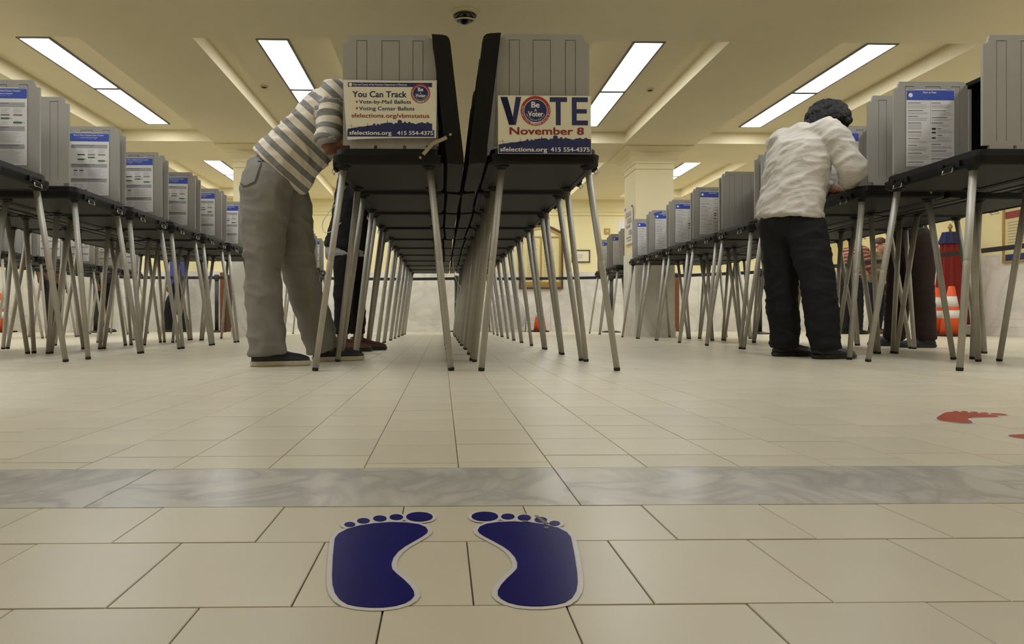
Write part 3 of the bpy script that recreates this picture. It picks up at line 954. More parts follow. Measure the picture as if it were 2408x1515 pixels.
def footprint(label, loc, rz, mirror, ink, sc=1.0, worn=False):
    root = empty('footprint_sticker', (*loc, 0), rz); tag(root, label, 'floor sticker', 'footprint stickers on the floor')
    def mp(p): return ((-p.x if mirror else p.x) * sc, p.y * sc)
    bm = bmesh.new()
    for k, p in enumerate([grow(FOOT, .0052)] + [grow(t, .0045) for t in TOES]): prism(bm, [mp(q) for q in p], 'z', .0002 + k * .00004, .0007 + k * .00005)
    fin(bm, 'backing', 'sticker_white', root)
    bm = bmesh.new(); prism(bm, [mp(q) for q in FOOT], 'z', .0008, .00125); s = fin(bm, 'sole', ink, root)
    for t in TOES:
        bm = bmesh.new(); prism(bm, [mp(q) for q in t], 'z', .0008, .0014); fin(bm, 'toe', ink, root)
    if worn:
        bm = bmesh.new()
        for pts in ([(.030, .113), (.034, .113), (.038, .098), (.043, .082), (.037, .083), (.033, .098)], [(.012, .096), (.018, .094), (.021, .088), (.016, .089)], [(.036, .072), (.041, .069), (.038, .064), (.034, .066)]):
            prism(bm, pts, 'z', .0013, .0017)
        fin(bm, 'scuff', 'worn', s)
    return root
footprint('navy blue left footprint sticker with white border on near floor', FC, 0, False, 'sticker_blue')
footprint('navy blue right footprint sticker with a scuff at the toes', (.082, .655), 0, True, 'sticker_blue', 1.0, True)
footprint('red footprint sticker on the floor at right', (1.29, 1.53), math.radians(-55), False, 'sticker_red')
footprint('red footprint sticker cut off by the right edge of the photo', (1.272, 1.318), math.radians(-55), True, 'sticker_red')

# ------------------------------------------------------------------ ceiling fittings
root = empty('dome_camera', (0.172, 4.82, ZS)); tag(root, 'black dome security camera on the ceiling beam', 'security camera')
bm = bmesh.new(); lathe(bm, [(.115, 0), (.115, -.006), (.10, -.014), (.085, -.018), (.085, -.012)], n=32); fin(bm, 'base_ring', 'column_paint', root)
bm = bmesh.new(); lathe(bm, [(.084, -.010)] + [(.084 * math.cos(a), -.014 - .062 * math.sin(a)) for a in [i * PI / 2 / 8 for i in range(8)]] + [(.004, -.076)], n=28); fin(bm, 'dome', 'dome_black', root, True)
bm = bmesh.new(); tube(bm, [(-.07, -.022, -.052), (-.03, -.06, -.06), (.03, -.06, -.06), (.07, -.022, -.052)], [(.004, .009)] * 4, side=V((0, 0, 1)), n=8, sub=3); fin(bm, 'visor', 'column_paint', root)
for (x, y), w in (((-1.89, 6.76), 'left'), ((2.237, 6.78), 'right')):
    root = empty('sprinkler', (x, y, ZC)); tag(root, 'small round sprinkler cover in the %s centre coffer' % w, 'sprinkler')
    bm = bmesh.new(); lathe(bm, [(.042, 0), (.042, -.012), (.036, -.016), (.036, -.010)], n=22); fin(bm, 'cover_ring', 'ceiling_paint', root)
    bm = bmesh.new(); lathe(bm, [(.034, -.009), (.03, -.011), (.012, -.02)], n=16); fin(bm, 'head', 'dark_steel', root)

# ------------------------------------------------------------------ things on the walls
bx0, bx1, yw = 1.50, 2.36, YF - .032
def arch(x0, x1, z0, z1, rise, n=14):
    pts = [(x0, z0), (x1, z0), (x1, z1)]
    for k in range(1, n): 
        t = k / n; pts.append((x1 + (x0 - x1) * t, z1 + rise * math.sin(PI * t)))
    return pts + [(x0, z1)]
def ringarch(bm, o, i, y0, y1):
    n = len(o)
    A = [bm.verts.new((p[0], y0, p[1])) for p in o]; B = [bm.verts.new((p[0], y0, p[1])) for p in i]
    A2 = [bm.verts.new((p[0], y1, p[1])) for p in o]; B2 = [bm.verts.new((p[0], y1, p[1])) for p in i]
    for k in range(n):
        j = (k + 1) % n
        bm.faces.new((A[k], A[j], B[j], B[k])); bm.faces.new((A[k], A2[k], A2[j], A[j])); bm.faces.new((B[k], B[j], B2[j], B2[k]))
root = empty('honour_board', ((bx0 + bx1) / 2, YF, .83)); tag(root, 'tall arched name board in a dark and gold frame on far wall', 'framed board')
ox, oz = (bx0 + bx1) / 2, .83
def loc(pts): return [(x - ox, z - oz) for x, z in pts]
bm = bmesh.new(); ringarch(bm, loc(arch(bx0, bx1, .83, 1.93, .16)), loc(arch(bx0 + .035, bx1 - .035, .865, 1.91, .14)), -.075, -.0); fin(bm, 'outer_frame', 'wood_frame', root)
bm = bmesh.new(); ringarch(bm, loc(arch(bx0 + .035, bx1 - .035, .865, 1.91, .14)), loc(arch(bx0 + .075, bx1 - .075, .975, 1.88, .12)), -.06, -.0); fin(bm, 'inner_frame', 'gold', root)
bm = bmesh.new(); prism(bm, loc(arch(bx0 + .07, bx1 - .07, .97, 1.88, .12)), 'y', -.046, -.034); pn = fin(bm, 'panel', 'board_cream', root)
for zz in (.90, .925, .95):
    bm = bmesh.new(); box(bm, bx0 + .04 - ox, bx1 - .04 - ox, -.068, -.034, zz - oz - .006, zz - oz + .006, bev=.002); fin(bm, 'ledge', 'gold', root)
bm = bmesh.new(); box(bm, bx0 + .07 - ox, bx1 - .07 - ox, -.058, -.034, 1.835 - oz, 1.86 - oz); box(bm, -.02, .02, -.058, -.034, .97 - oz, 1.835 - oz); fin(bm, 'moulding', 'gold', root)
bm = bmesh.new()
for col in (-.27, .05):
    for k in range(46): 
        zz = 1.80 - k * .017; w = .2 - random.uniform(0, .07)
        f = bm.faces.new([bm.verts.new(p) for p in ((col, -.0465, zz - oz), (col + w, -.0465, zz - oz), (col + w, -.0465, zz - oz + .0045), (col, -.0465, zz - oz + .0045))])
fin(bm, 'name_lines', 'worn', pn)
o = letter('OC', pn, .02, 0, .08, 'print_midgrey'); o.location = (.02, -.0475, 1.885 - oz); o.rotation_euler = (PI / 2, 0, 0)

def picture(name, label, cat, x, y, z, w, h, axis, frame, face, extras=None, t=.02, fw=.022):
    root = empty(name, (x, y, z), 0 if axis == 'y' else -PI / 2); tag(root, label, cat)
    bm = bmesh.new()
    box(bm, -w / 2, w / 2, -t, 0, -h / 2, -h / 2 + fw); box(bm, -w / 2, w / 2, -t, 0, h / 2 - fw, h / 2)
    box(bm, -w / 2, -w / 2 + fw, -t, 0, -h / 2 + fw, h / 2 - fw); box(bm, w / 2 - fw, w / 2, -t, 0, -h / 2 + fw, h / 2 - fw)
    fin(bm, 'frame', frame, root)
    bm = bmesh.new(); box(bm, -w / 2 + fw, w / 2 - fw, -t * .6, -t * .2, -h / 2 + fw, h / 2 - fw); p = fin(bm, 'picture', face, root)
    return root, p, -t * .6
r, p, yy = picture('picture_frame', 'small brown framed certificate on the far wall', 'picture', 2.72, YF, 1.478, .36, .25, 'y', 'wood_frame', 'paper_cream')
bm = bmesh.new()
for k in range(5): box(bm, -.06, .06 - random.uniform(0, .04), yy - .001, yy, .03 - k * .018, .034 - k * .018)
fin(bm, 'text_lines', 'print_midgrey', p)
root = empty('switch_plate', (3.24, YF, 1.97)); tag(root, 'small square yellow plate on far wall', 'wall plate')
bm = bmesh.new(); box(bm, -.055, .055, -.02, 0, -.055, .055, bev=.004); fin(bm, 'plate', 'gold', root)
bm = bmesh.new(); tube(bm, [(0, -.028, 0), (0, -.02, 0)], [.02, .02], side=V((1, 0, 0)), n=14); fin(bm, 'button', 'board_cream', root)
root = empty('paper_notice', (3.52, YF, 1.99)); tag(root, 'white paper notice on far wall beside the right column', 'notice')
bm = bmesh.new(); box(bm, -.07, .09, -.004, 0, -.2, .2); fin(bm, 'sheet', 'paper', root)
# notice on the left face of the right column
root = empty('paper_notice', (2.64 - .0125, 8.86, 1.545)); tag(root, 'curling paper notice taped to the side of the right column', 'notice')
bm = bmesh.new()
loft(bm, [[(-.004 - .02 * (a - .2) ** 2, -.17, -.25 + a * .5), (.0, -.17, -.25 + a * .5), (.0, .17, -.25 + a * .5), (-.004 - .03 * (a - .5) ** 2, .17, -.25 + a * .5)] for a in (0, .25, .5, .75, 1)])
sh = fin(bm, 'sheet', 'paper', root)
bm = bmesh.new()
for z0, z1, a, b in ((.14, .2, -.13, .13), (.05, .11, -.12, .05), (-.01, .02, -.05, .12), (-.12, -.06, -.12, -.02), (-.16, -.15, -.12, .1), (-.2, -.19, -.1, .06)): box(bm, -.014, -.0095, a, b, z0, z1)
fin(bm, 'print', 'print_grey', sh)
for yy2, zz in ((-.15, .25), (.16, .25)):
    bm = bmesh.new(); box(bm, -.013, -.006, yy2 - .025, yy2 + .025, zz - .012, zz + .022); fin(bm, 'tape', 'blue_tape', sh)
# poster on the right wall
r, p, yy = picture('picture_frame', 'large framed poster with red heading on the right wall', 'picture', XR - .032, 8.35, 1.43, 1.0, .80, 'x', 'gold', 'board_cream', t=.03, fw=.03)
bm = bmesh.new(); box(bm, -.46, .46, yy - .001, yy, .22, .32); fin(bm, 'heading', 'print_dark_red', p)
bm = bmesh.new(); box(bm, -.46, .46, yy - .001, yy, -.37, -.28); fin(bm, 'footer', 'print_navy', p)
bm = bmesh.new()
for k in range(9): box(bm, -.42, .1 + random.uniform(-.1, .2), yy - .001, yy, .16 - k * .04, .168 - k * .04)
box(bm, .15, .4, yy - .001, yy, -.2, .1)
fin(bm, 'text_lines', 'print_midgrey', p)
# brown wooden posts by the far wall
for x, w in ((-4.23, 'left'), (4.57, 'right')):
    root = empty('wooden_door_jamb', (x, YF, 0)); tag(root, 'orange-brown wooden jamb against the far wall at %s' % w, 'door jamb')
    s = 1 if x < 0 else -1
    bm = bmesh.new(); box(bm, -.045, .045, -.14, -.05, 0, 1.14, bev=.004); fin(bm, 'post', 'wood_orange', root)
    bm = bmesh.new(); box(bm, *sorted((s * .045, s * .35)), -.12, -.08, .02, 1.1); fin(bm, 'door_leaf', 'wood_frame', root)

# ------------------------------------------------------------------ stanchions, belts, cones, bag
POSTS = [(-6.1, 7.9), (-6.15, 11.35), (-4.12, 11.65), (-2.26, 11.8), (.264, 11.85), (3.07, 11.45), (5.12, 10.13), (5.80, 8.03), (6.0, 5.6)]
PL = ['at the left behind the distant booths', 'in the far left corner', 'at far left before the wall', 'behind the striped man', 'at the far end of the centre rows', 'left of the right column', 'behind the right row of booths', 'beside the people at right', 'at the right edge']
for (x, y), w in zip(POSTS, PL):
    root = empty('stanchion', (x, y, 0)); tag(root, 'black belt stanchion post ' + w, 'stanchion', 'belt stanchions')
    bm = bmesh.new(); lathe(bm, [(.17, .0005), (.17, .012), (.15, .022), (.06, .036), (.035, .045)], n=24); fin(bm, 'base', 'post_black', root, True)
    bm = bmesh.new(); lathe(bm, [(.034, .03), (.034, .95)], n=16); fin(bm, 'pole', 'post_black', root, True)
    bm = bmesh.new(); lathe(bm, [(.04, .95), (.042, .96), (.042, 1.045), (.034, 1.055)], n=16); fin(bm, 'belt_head', 'post_black', root, True)
def span(i, w):
    a, b = V((*POSTS[i], 0)), V((*POSTS[i + 1], 0)); d = (b - a).normalized(); a = a + d * .04; b = b - d * .04
    n = V((-d.y, d.x, 0)) * .0012
    bm = bmesh.new(); L = []
    for k in range(13):
        t = k / 12; p = a.lerp(b, t); z = 1.0 - .012 * math.sin(PI * t)
        L.append([p + n + V((0, 0, z - .026)), p - n + V((0, 0, z - .026)), p - n + V((0, 0, z + .026)), p + n + V((0, 0, z + .026))])
    loft(bm, L); o = fin(bm, 'barrier_belt', 'belt_black'); tag(o, 'black barrier belt stretched ' + w, 'belt', 'barrier belts')
for i, w in enumerate(['along the far left behind the distant booths', 'across the far left corner', 'in front of the wall at far left', 'behind the centre rows on the left', 'behind the centre rows on the right', 'across the right corner', 'past the people at right', 'along the right wall']): span(i, w)

def cone(x, y, h, r, stripes, label, rz=0, top=.26):
    root = empty('traffic_cone', (x, y, 0), rz); tag(root, label, 'traffic cone', 'orange traffic cones')
    bm = bmesh.new(); box(bm, -r * 1.25, r * 1.25, -r * 1.25, r * 1.25, 0.0005, .028, bev=.006); fin(bm, 'base', 'rubber', root)
    rt = r * top
    def rad(z): return r + (rt - r) * (z - .028) / (h - .028)
    bm = bmesh.new(); lathe(bm, [(r, .028), (rad(h * .5), h * .5), (rt, h), (rt * .6, h + .004)], n=24); b = fin(bm, 'cone_body', 'cone_orange', root, True)
    for a, c in stripes:
        bm = bmesh.new(); z0, z1 = h * a, h * c
        loft(bm, [[((rad(z) + .002) * math.cos(2 * PI * k / 24), (rad(z) + .002) * math.sin(2 * PI * k / 24), z) for k in range(24)] for z in (z0, z1)], smooth=True)
        fin(bm, 'reflective_band', 'cone_white', b, True)
    return root
cone(1.85, 11.98, .445, .122, [(.62, .84)], 'small orange cone with one white band by far wall', 0, .5)
cone(7.13, 8.75, .70, .14, [(.36, .52), (.59, .80)], 'orange cone with two white bands, right one of the pair')
cone(7.24, 9.16, .70, .14, [(.36, .52), (.59, .80)], 'orange cone with two white bands, half hidden by brown trousers')
cone(-8.1, 11.7, .72, .17, [(.36, .52), (.59, .80)], 'orange cone at the far left edge')
# clear bag on a wire stand
root = empty('recycling_bag', (1.24, 11.95, 0)); tag(root, 'clear plastic bag hung on a low wire stand by far wall', 'plastic bag')
bm = bmesh.new()
L = []
for z, rx, ry in ((.05, .20, .16), (.10, .29, .2), (.22, .345, .22), (.36, .335, .22), (.48, .29, .2), (.58, .235, .17), (.66, .20, .15), (.69, .195, .15)):
    L.append([(rx * math.cos(2 * PI * k / 36) * (1 + .035 * math.sin(7 * 2 * PI * k / 36 + z * 9)), ry * math.sin(2 * PI * k / 36) * (1 + .03 * math.cos(5 * 2 * PI * k / 36 + z * 14)), z) for k in range(36)])
loft(bm, L, True, False, 0, True)
fin(bm, 'bag', 'plastic_clear', root, True)
for s in (-1, 1):
    bm = bmesh.new(); tube(bm, [(s * .30, -.2, .01), (s * .36, -.2, .02), (s * .365, -.18, .45), (s * .365, .18, .45), (s * .36, .2, .02), (s * .30, .2, .01)], [.009] * 6, n=8, sub=3); fin(bm, 'stand', 'post_black', root, True)
# draped flag at right
root = empty('draped_flag', (7.64, 9.40, 0)); tag(root, 'red and blue cloth draped on a stand behind the orange cones', 'flag')
bm = bmesh.new(); lathe(bm, [(.19, .001), (.19, .02), (.05, .05), (.03, .06)], n=24); fin(bm, 'base', 'wood_frame', root, True)
bm = bmesh.new(); lathe(bm, [(.016, .05), (.016, 1.60), (.03, 1.61), (.03, 1.64), (.005, 1.68)], n=12); fin(bm, 'pole', 'gold', root, True)
def drape(z0, z1, r0, r1, m, nm):
    bm = bmesh.new(); L = []
    for q in range(9):
        t = q / 8; z = z0 + (z1 - z0) * t; r = r0 + (r1 - r0) * t
        L.append([(r * math.cos(2 * PI * k / 40) * (1 + .18 * math.sin(9 * 2 * PI * k / 40)), .7 * r * math.sin(2 * PI * k / 40) * (1 + .18 * math.sin(9 * 2 * PI * k / 40)), z) for k in range(40)])
    loft(bm, L, True, True, 0, True); fin(bm, nm, m, root, True)
drape(.16, 1.42, .23, .12, 'flag_red', 'red_cloth'); drape(1.37, 1.55, .155, .10, 'flag_blue', 'blue_cloth')
# ------------------------------------------------------------------ people
def lerp(a, b, t): return V(a).lerp(V(b), t)
def hand(bm, wrist, d, nrm, sgn, curl=.5, s=1.0):
    """palm along d, palm normal nrm (faces what is touched), sgn = side of the thumb"""
    wrist, d, nrm = V(wrist), V(d).normalized(), V(nrm)
    nrm = (nrm - d * nrm.dot(d)).normalized(); lat = d.cross(nrm) * sgn
    tube(bm, [wrist - d * .03, wrist, wrist + d * .03 * s, wrist + d * .065 * s, wrist + d * .09 * s], [(.026, .02), (.025 * s, .018), (.036 * s, .017), (.042 * s, .015), (.038 * s, .012)], side=lat, n=12)
    for k, ln in enumerate((.072, .08, .075, .058)):
        off = (.031 - .0205 * k) * s
        p = wrist + d * .082 * s + lat * off
        q = [p]
        ang = 0
        dirv = d.copy()
        for j in range(3):
            ang += curl * (.35, .55, .5)[j]
            dirv = (d * math.cos(ang) + nrm * math.sin(ang))
            q.append(q[-1] + dirv * ln * s * (.45, .32, .25)[j])
        tube(bm, q, [.0095 * s, .009 * s, .0083 * s, .0068 * s], side=lat, n=8)
    p = wrist + d * .022 * s + lat * .026 * s
    q = [p, p + (d * .6 + lat * .75).normalized() * .034 * s, p + (d * .6 + lat * .75).normalized() * .034 * s + (d * .9 + lat * .2 + nrm * .35).normalized() * .03 * s]
    q.append(q[-1] + (d * .95 + nrm * .45).normalized() * .022 * s)
    tube(bm, q, [.0125 * s, .011 * s, .0095 * s, .0075 * s], side=nrm, n=8)

def head(bm, c, face, up, s=1.0):
    c, f, u = V(c), V(face).normalized(), V(up)
    u = (u - f * u.dot(f)).normalized(); r = f.cross(u)
    R = Matrix((r, f, u)).transposed()
    def L(x, y, z): return c + r * x * s + f * y * s + u * z * s
    ball(bm, L(0, -.012, .03), (.074 * s, .092 * s, .082 * s), R)
    ball(bm, L(0, .018, -.03), (.058 * s, .066 * s, .078 * s), R)
    ball(bm, L(0, .045, -.088), (.03 * s, .026 * s, .022 * s), R)
    tube(bm, [L(0, .08, .02), L(0, .096, -.005), L(0, .104, -.022), L(0, .086, -.034)], [.008 * s, .011 * s, .016 * s, .012 * s], side=r, n=8)
    ball(bm, L(0, .079, .03), (.045 * s, .012 * s, .012 * s), R, 10)
    ball(bm, L(0, .076, -.056), (.024 * s, .011 * s, .010 * s), R, 10)
    for k in (-1, 1): ball(bm, L(k * .076, -.014, -.008), (.010 * s, .02 * s, .031 * s), R, 10)
    return L, R
def shoe(root, p, d, name, upper, sole, ln=.285, w=.05, sole_h=.024, R0=V((0, 0, 0))):
    """p = heel point on the floor, d = direction of the toes"""
    d = V((d[0], d[1], 0)).normalized(); n = V((-d.y, d.x, 0)); p = V((p[0], p[1], 0)) - R0
    prof = [(0, .55), (.03, .78), (.10, .86), (.25, .80), (.4, .80), (.55, .92), (.7, 1.0), (.82, .95), (.92, .75), (.98, .42), (1, .12)]
    outl = [p + d * a * ln + n * b * w for a, b in prof] + [p + d * a * ln - n * b * w for a, b in reversed(prof)]
    bm = bmesh.new()
    L = []
    for z, g in ((.001, .94), (.006, 1.0), (sole_h, 1.02), (sole_h + .002, .98)):
        c = p + d * ln * .5
        L.append([((q - c).x * g + c.x, (q - c).y * g + c.y, z) for q in outl])
    loft(bm, L); so = fin(bm, 'sole', sole, None)
    bm = bmesh.new()
    st = [(.015, .6, .055), (.06, .78, .082), (.16, .82, .092), (.28, .78, .090), (.40, .78, .078), (.55, .88, .060), (.7, .95, .048), (.84, .86, .040), (.94, .6, .030), (.985, .3, .02)]
    L = []
    for a, b, h in st:
        c = p + d * a * ln
        L.append([c + n * (b * w * math.cos(t)) * (1.0 if math.sin(t) < .5 else .93) + V((0, 0, sole_h - .004 + max(0, math.sin(t)) * h)) for t in [2 * PI * k / 18 for k in range(18)]])
    loft(bm, L, smooth=True)
    u = fin(bm, name, upper, root, True)
    so.parent = u
    return u
def along(me, arms, t0, t1):
    """stripe coordinate: distance along the sleeve or along the torso"""
    at = me.attributes.new('stripe', 'FLOAT', 'POINT')
    ax = (t1 - t0).normalized(); vals = []
    for v in me.vertices:
        p = v.co; s = (p - t0).dot(ax) + 2.0
        best = None
        for (a, b, c, rr) in arms:
            acc = 0
            for q0, q1 in ((a, b), (b, c)):
                e = q1 - q0; t = max(0, min(1, (p - q0).dot(e) / e.length_squared)); dd = (p - (q0 + e * t)).length
                if (acc > 0 or t > .22) and dd < rr and (best is None or dd < best[0]): best = (dd, acc + e.length * t)
                acc += e.length
        if best: s = best[1] + 2.03
        vals.append(s)
    at.data.foreach_set('value', vals)

def crease(o, axis, amp, f_along, f_across, seed=0.0, mask=None):
    """drag folds: ridged noise, long across the given axis"""
    me = o.data; ax = V(axis).normalized()
    n = [V(v.normal) for v in me.vertices]
    for v, nn in zip(me.vertices, n):
        p = v.co; a = p.dot(ax); q = p - ax * a
        w = 1.0 if mask is None else mask(p)
        if w <= 0: continue
        s = q * f_along + ax * (a * f_across) + V((seed, seed * .7, seed * 1.3))
        wob = noise.noise(p * 5 + V((seed, 0, 0))) * .6
        r = 1 - abs(noise.noise(s + V((wob, wob, wob))))
        r2 = 1 - abs(noise.noise(s * 2.1 + V((9, 4, 1))))
        v.co = p + nn * (w * (amp * (r ** 3 - .45) + amp * .45 * (r2 ** 3 - .45)))
    me.update()

def person(label, J, skin, top, bottom, shoes, hair=None, sleeves='long', topm_fold=None, voxel=.009, hem=None, leg_r=(.105, .085, .07), tor=None, arm_r=(.062, .052, .045), group=None,
           fold=(.010, .010), hands=True, hemz=None, stripe=False, body_r=1.0, coat=None, body_arms=True):
    J = {k: V(v) for k, v in J.items()}
    rt = (J['anR'] + J['anL']) / 2; root_p = V((rt.x, rt.y, 0))
    root = empty('person', root_p); tag(root, label, 'person', group)
    side = (J['shL'] - J['shR']).normalized()
    # body: one continuous surface from head to ankles
    bm = bmesh.new()
    L, R = head(bm, J['head'], J['face'], J['up'])
    mid = (J['shL'] + J['shR']) / 2
    tube(bm, [lerp(mid, J['head'], .05), lerp(mid, J['head'], .6), J['head'] - J['up'].normalized() * .03], [.056, .052, .052], side=side)
    w = .02
    tube(bm, [J['pel'] - (J['chest'] - J['pel']) * .2, J['pel'], lerp(J['pel'], J['chest'], .5), J['chest'], lerp(J['chest'], mid, .9)], [(.12, .09), (.14, .10), (.125, .09), (.145, .10), (.12, .07)], side=side, n=20, sub=3)
    for s in 'RL':
        tube(bm, [J['hip' + s] + V((0, 0, .03)), J['hip' + s], J['kn' + s], J['an' + s], J['an' + s] - V((0, 0, .04))], [.075, .08, .056, .04, .038], side=side, sub=3)
        fd = J['toe' + s] - V((J['an' + s].x, J['an' + s].y, J['toe' + s].z)); fd.z = 0
        a = J['an' + s]
        tube(bm, [V((a.x, a.y, .055)) - fd.normalized() * .03, V((a.x, a.y, .055)), V((a.x, a.y, .045)) + fd.normalized() * .12], [(.026, .03), (.03, .032), (.03, .014)], side=fd.cross(V((0, 0, 1))))
        tube(bm, [mid.lerp(J['sh' + s], .5), J['sh' + s], J['el' + s], lerp(J['el' + s], J['wr' + s], .25), J['wr' + s]], [.055, .05, .04, .041, .027], side=V((0, 0, 1)), sub=3)
        if hands:
            d = J.get('hd' + s, J['wr' + s] - J['el' + s]); hand(bm, J['wr' + s], d, J.get('pn' + s, V((0, 0, -1))), 1 if s == 'L' else -1, .45)
    organic(bm, 'body', skin, root, voxel * .62, 3, None, root_p)
    # eyes
    for k in (-1, 1):
        bm = bmesh.new(); ball(bm, L(k * .031, .078, .006) - root_p, .0115, None, 10); e = fin(bm, 'eye', 'print_white', root, True)
        bm = bmesh.new(); ball(bm, L(k * .031, .0865, .006) - root_p, .0045, None, 8); fin(bm, 'pupil', 'print_black', e, True)
    # trousers
    bm = bmesh.new()
    pb = J.get('pelb', J['pel'])
    rx, ry, rz = J['_pr'] if '_pr' in J else (.165, .13, .15)
    ball(bm, pb, (rx, ry, rz), Matrix((side, side.cross(V((0, 0, 1))), V((0, 0, 1)))).transposed(), 24)
    for s in 'RL':
        hp, kn, an = J['hip' + s], J['kn' + s], J.get('hem' + s, J['an' + s])
        tube(bm, [lerp(hp, pb, .35) + V((0, 0, .06)), hp, lerp(hp, kn, .5), kn, lerp(kn, an, .6), an], [leg_r[0] * .9, leg_r[0], (leg_r[0] * .55 + leg_r[1] * .45), leg_r[1], (leg_r[1] + leg_r[2]) / 2, leg_r[2]], side=side, n=20, sub=4)
    tr = organic(bm, 'trousers', bottom, root, voxel, 5, None, root_p)
    crease(tr, V((.25, .1, 1)), fold[1], 4.0, 9.0, 3.1)
    # top
    bm = bmesh.new()
    hemp = J.get('hem', J['pel'])
    tor = tor or [(.175, .135), (.17, .125), (.185, .13), (.15, .09), (.075, .06)]
    nk = lerp(mid, J['head'], .35)
    tube(bm, [hemp, lerp(hemp, J['chest'], .5), J['chest'], mid, nk], tor, side=side, n=28, sub=5)
    arms = []
    for s in 'RL':
        sh, el = J['sh' + s], J['el' + s]; cf = J.get('cuff' + s, J['wr' + s])
        pts = [lerp(mid, sh, .45), sh, lerp(sh, el, .5), el]; rr = [arm_r[0] * 1.05, arm_r[0] * 1.1, arm_r[0], arm_r[1]]
        if (cf - el).length > .03: pts += [lerp(el, cf, .5), cf]; rr += [(arm_r[1] + arm_r[2]) / 2, arm_r[2]]
        tube(bm, pts, rr, side=V((0, 0, 1)), n=18, sub=4)
        arms.append((sh - root_p, el - root_p, cf - root_p + V((0, 0, .001)), arm_r[0] * 1.35))
    tp = organic(bm, coat or 'shirt', top, root, voxel, 4, None, root_p)
    crease(tp, (J['chest'] - hemp) + V((.0, .25, .1)), fold[0], 4.5, 13.0, 7.7)
    crease(tp, side + V((0, 0, .5)), fold[0] * .5, 4.0, 9.0, 1.7)
    if stripe: along(tp.data, arms, hemp - root_p, J['chest'] - root_p)
    # hair
    if hair:
        bm = bmesh.new(); m, kind = hair
        rr = random.Random(4)
        if kind == 'curly':
            ball(bm, L(0, -.028, .04), (.098, .112, .098), R); ball(bm, L(0, -.075, -.035), (.08, .06, .08), R); ball(bm, L(0, .05, .085), (.07, .05, .045), R)
            for k in range(300):
                t = rr.uniform(0, 2 * PI); q = rr.uniform(-.75, 1); c = math.sqrt(max(0, 1 - q * q))
                x, y, z = c * math.cos(t), c * math.sin(t), q
                if y > .45 and z < .2: continue
                if y > -.1 and z < -.15: continue
                ball(bm, L(x * .100, -.028 + y * .114, .04 + z * .102), rr.uniform(.018, .031), None, 8)
            organic(bm, 'hair', m, root, .006, 1, [(.014, .016)], root_p)
        else:
            ball(bm, L(0, -.02, .045), (.083, .096, .083), R); ball(bm, L(0, -.06, -.015), (.07, .045, .07), R)
            organic(bm, 'hair', m, root, .008, 2, [(.02, .012)], root_p)
    nm, up, so = shoes
    for s in 'RL':
        a, t = J['an' + s], J['toe' + s]
        d = V((t.x - a.x, t.y - a.y, 0)).normalized()
        shoe(root, V((a.x, a.y, 0)) - d * .08, d, nm, up, so, ln=.30, R0=root_p)
    return root, tr, tp, root_p

# the man in the striped shirt bending over the nearest centre booth
J1 = dict(pel=(-.90, 3.40, 1.00), pelb=(-.925, 3.40, .975), chest=(-.60, 3.38, 1.315), head=(-.33, 3.36, 1.40), face=(.62, 0, -.78), up=(.78, 0, .62),
          shR=(-.545, 3.185, 1.365), shL=(-.53, 3.565, 1.37), elR=(-.565, 3.13, 1.105), elL=(-.50, 3.63, 1.12), wrR=(-.355, 3.17, 1.075), wrL=(-.30, 3.52, 1.075),
          cuffR=(-.555, 3.13, 1.10), cuffL=(-.48, 3.62, 1.11), hipR=(-.915, 3.305, .90), hipL=(-.86, 3.50, .90), knR=(-.925, 3.285, .48), knL=(-.79, 3.53, .50),
          anR=(-.90, 3.265, .09), anL=(-.66, 3.645, .09), hemR=(-.895, 3.27, .058), hemL=(-.68, 3.64, .065), toeR=(-.68, 3.33, 0), toeL=(-.46, 3.74, 0), hem=(-.875, 3.40, 1.025),
          hdR=(1, .15, -.12), hdL=(1, -.2, -.12))
r1, tr1, tp1, rp1 = person('man in a grey striped shirt and grey jeans bending over a booth', J1, 'skin_brown', 'shirt_stripe', 'jeans_grey', ('shoe', 'shoe_black', 'sole_white'),
       ('hair_black', 'short'), leg_r=(.132, .092, .098), tor=[(.185, .172), (.185, .150), (.205, .140), (.17, .10), (.075, .06)], arm_r=(.068, .066, .064), stripe=True, voxel=.008, fold=(.013, .012))
# turned-up sleeve lining and the back pocket of the jeans
bm = bmesh.new(); tube(bm, [(-.553, 3.135, 1.15), (-.562, 3.128, 1.112), (-.56, 3.127, 1.095)], [.064, .060, .056], side=V((1, 0, 0)), n=20)
for v in bm.verts: v.co -= rp1
fin(bm, 'cuff', 'shirt_grey', r1, True)
def patch(tr, rp, o, u, w, poly, d, m, parent, lift=.003, name='pocket', n=9):
    bvh = BVHTree.FromPolygons([v.co for v in tr.data.vertices], [p.vertices for p in tr.data.polygons])
    bm = bmesh.new(); o, u, w, d = V(o) - rp, V(u), V(w), V(d).normalized()
    us = [p[0] for p in poly]
    G = []
    for j in range(n + 1):
        rowv = []
        t = j / n
        # poly is a list of (left,right,height) rows
        k = t * (len(poly) - 1); a = int(min(k, len(poly) - 2)); f = k - a
        l = poly[a][0] * (1 - f) + poly[a + 1][0] * f; r = poly[a][1] * (1 - f) + poly[a + 1][1] * f; h = poly[a][2] * (1 - f) + poly[a + 1][2] * f
        for i in range(n + 1):
            p = o + u * (l + (r - l) * i / n) + w * h
            hit = bvh.ray_cast(p - d * .5, d)
            q = hit[0] + hit[1] * lift if hit[0] else None
            rowv.append(bm.verts.new(q) if q else None)
        G.append(rowv)
    for A, B in zip(G, G[1:]):
        for i in range(n):
            q = (A[i], A[i + 1], B[i + 1], B[i])
            if all(q): bm.faces.new(q)
    return fin(bm, name, m, parent, True)
vd = V((-.26, .96, .12))
pu, pw = V((.93, .30, -.05)), V((.12, 0, 1))
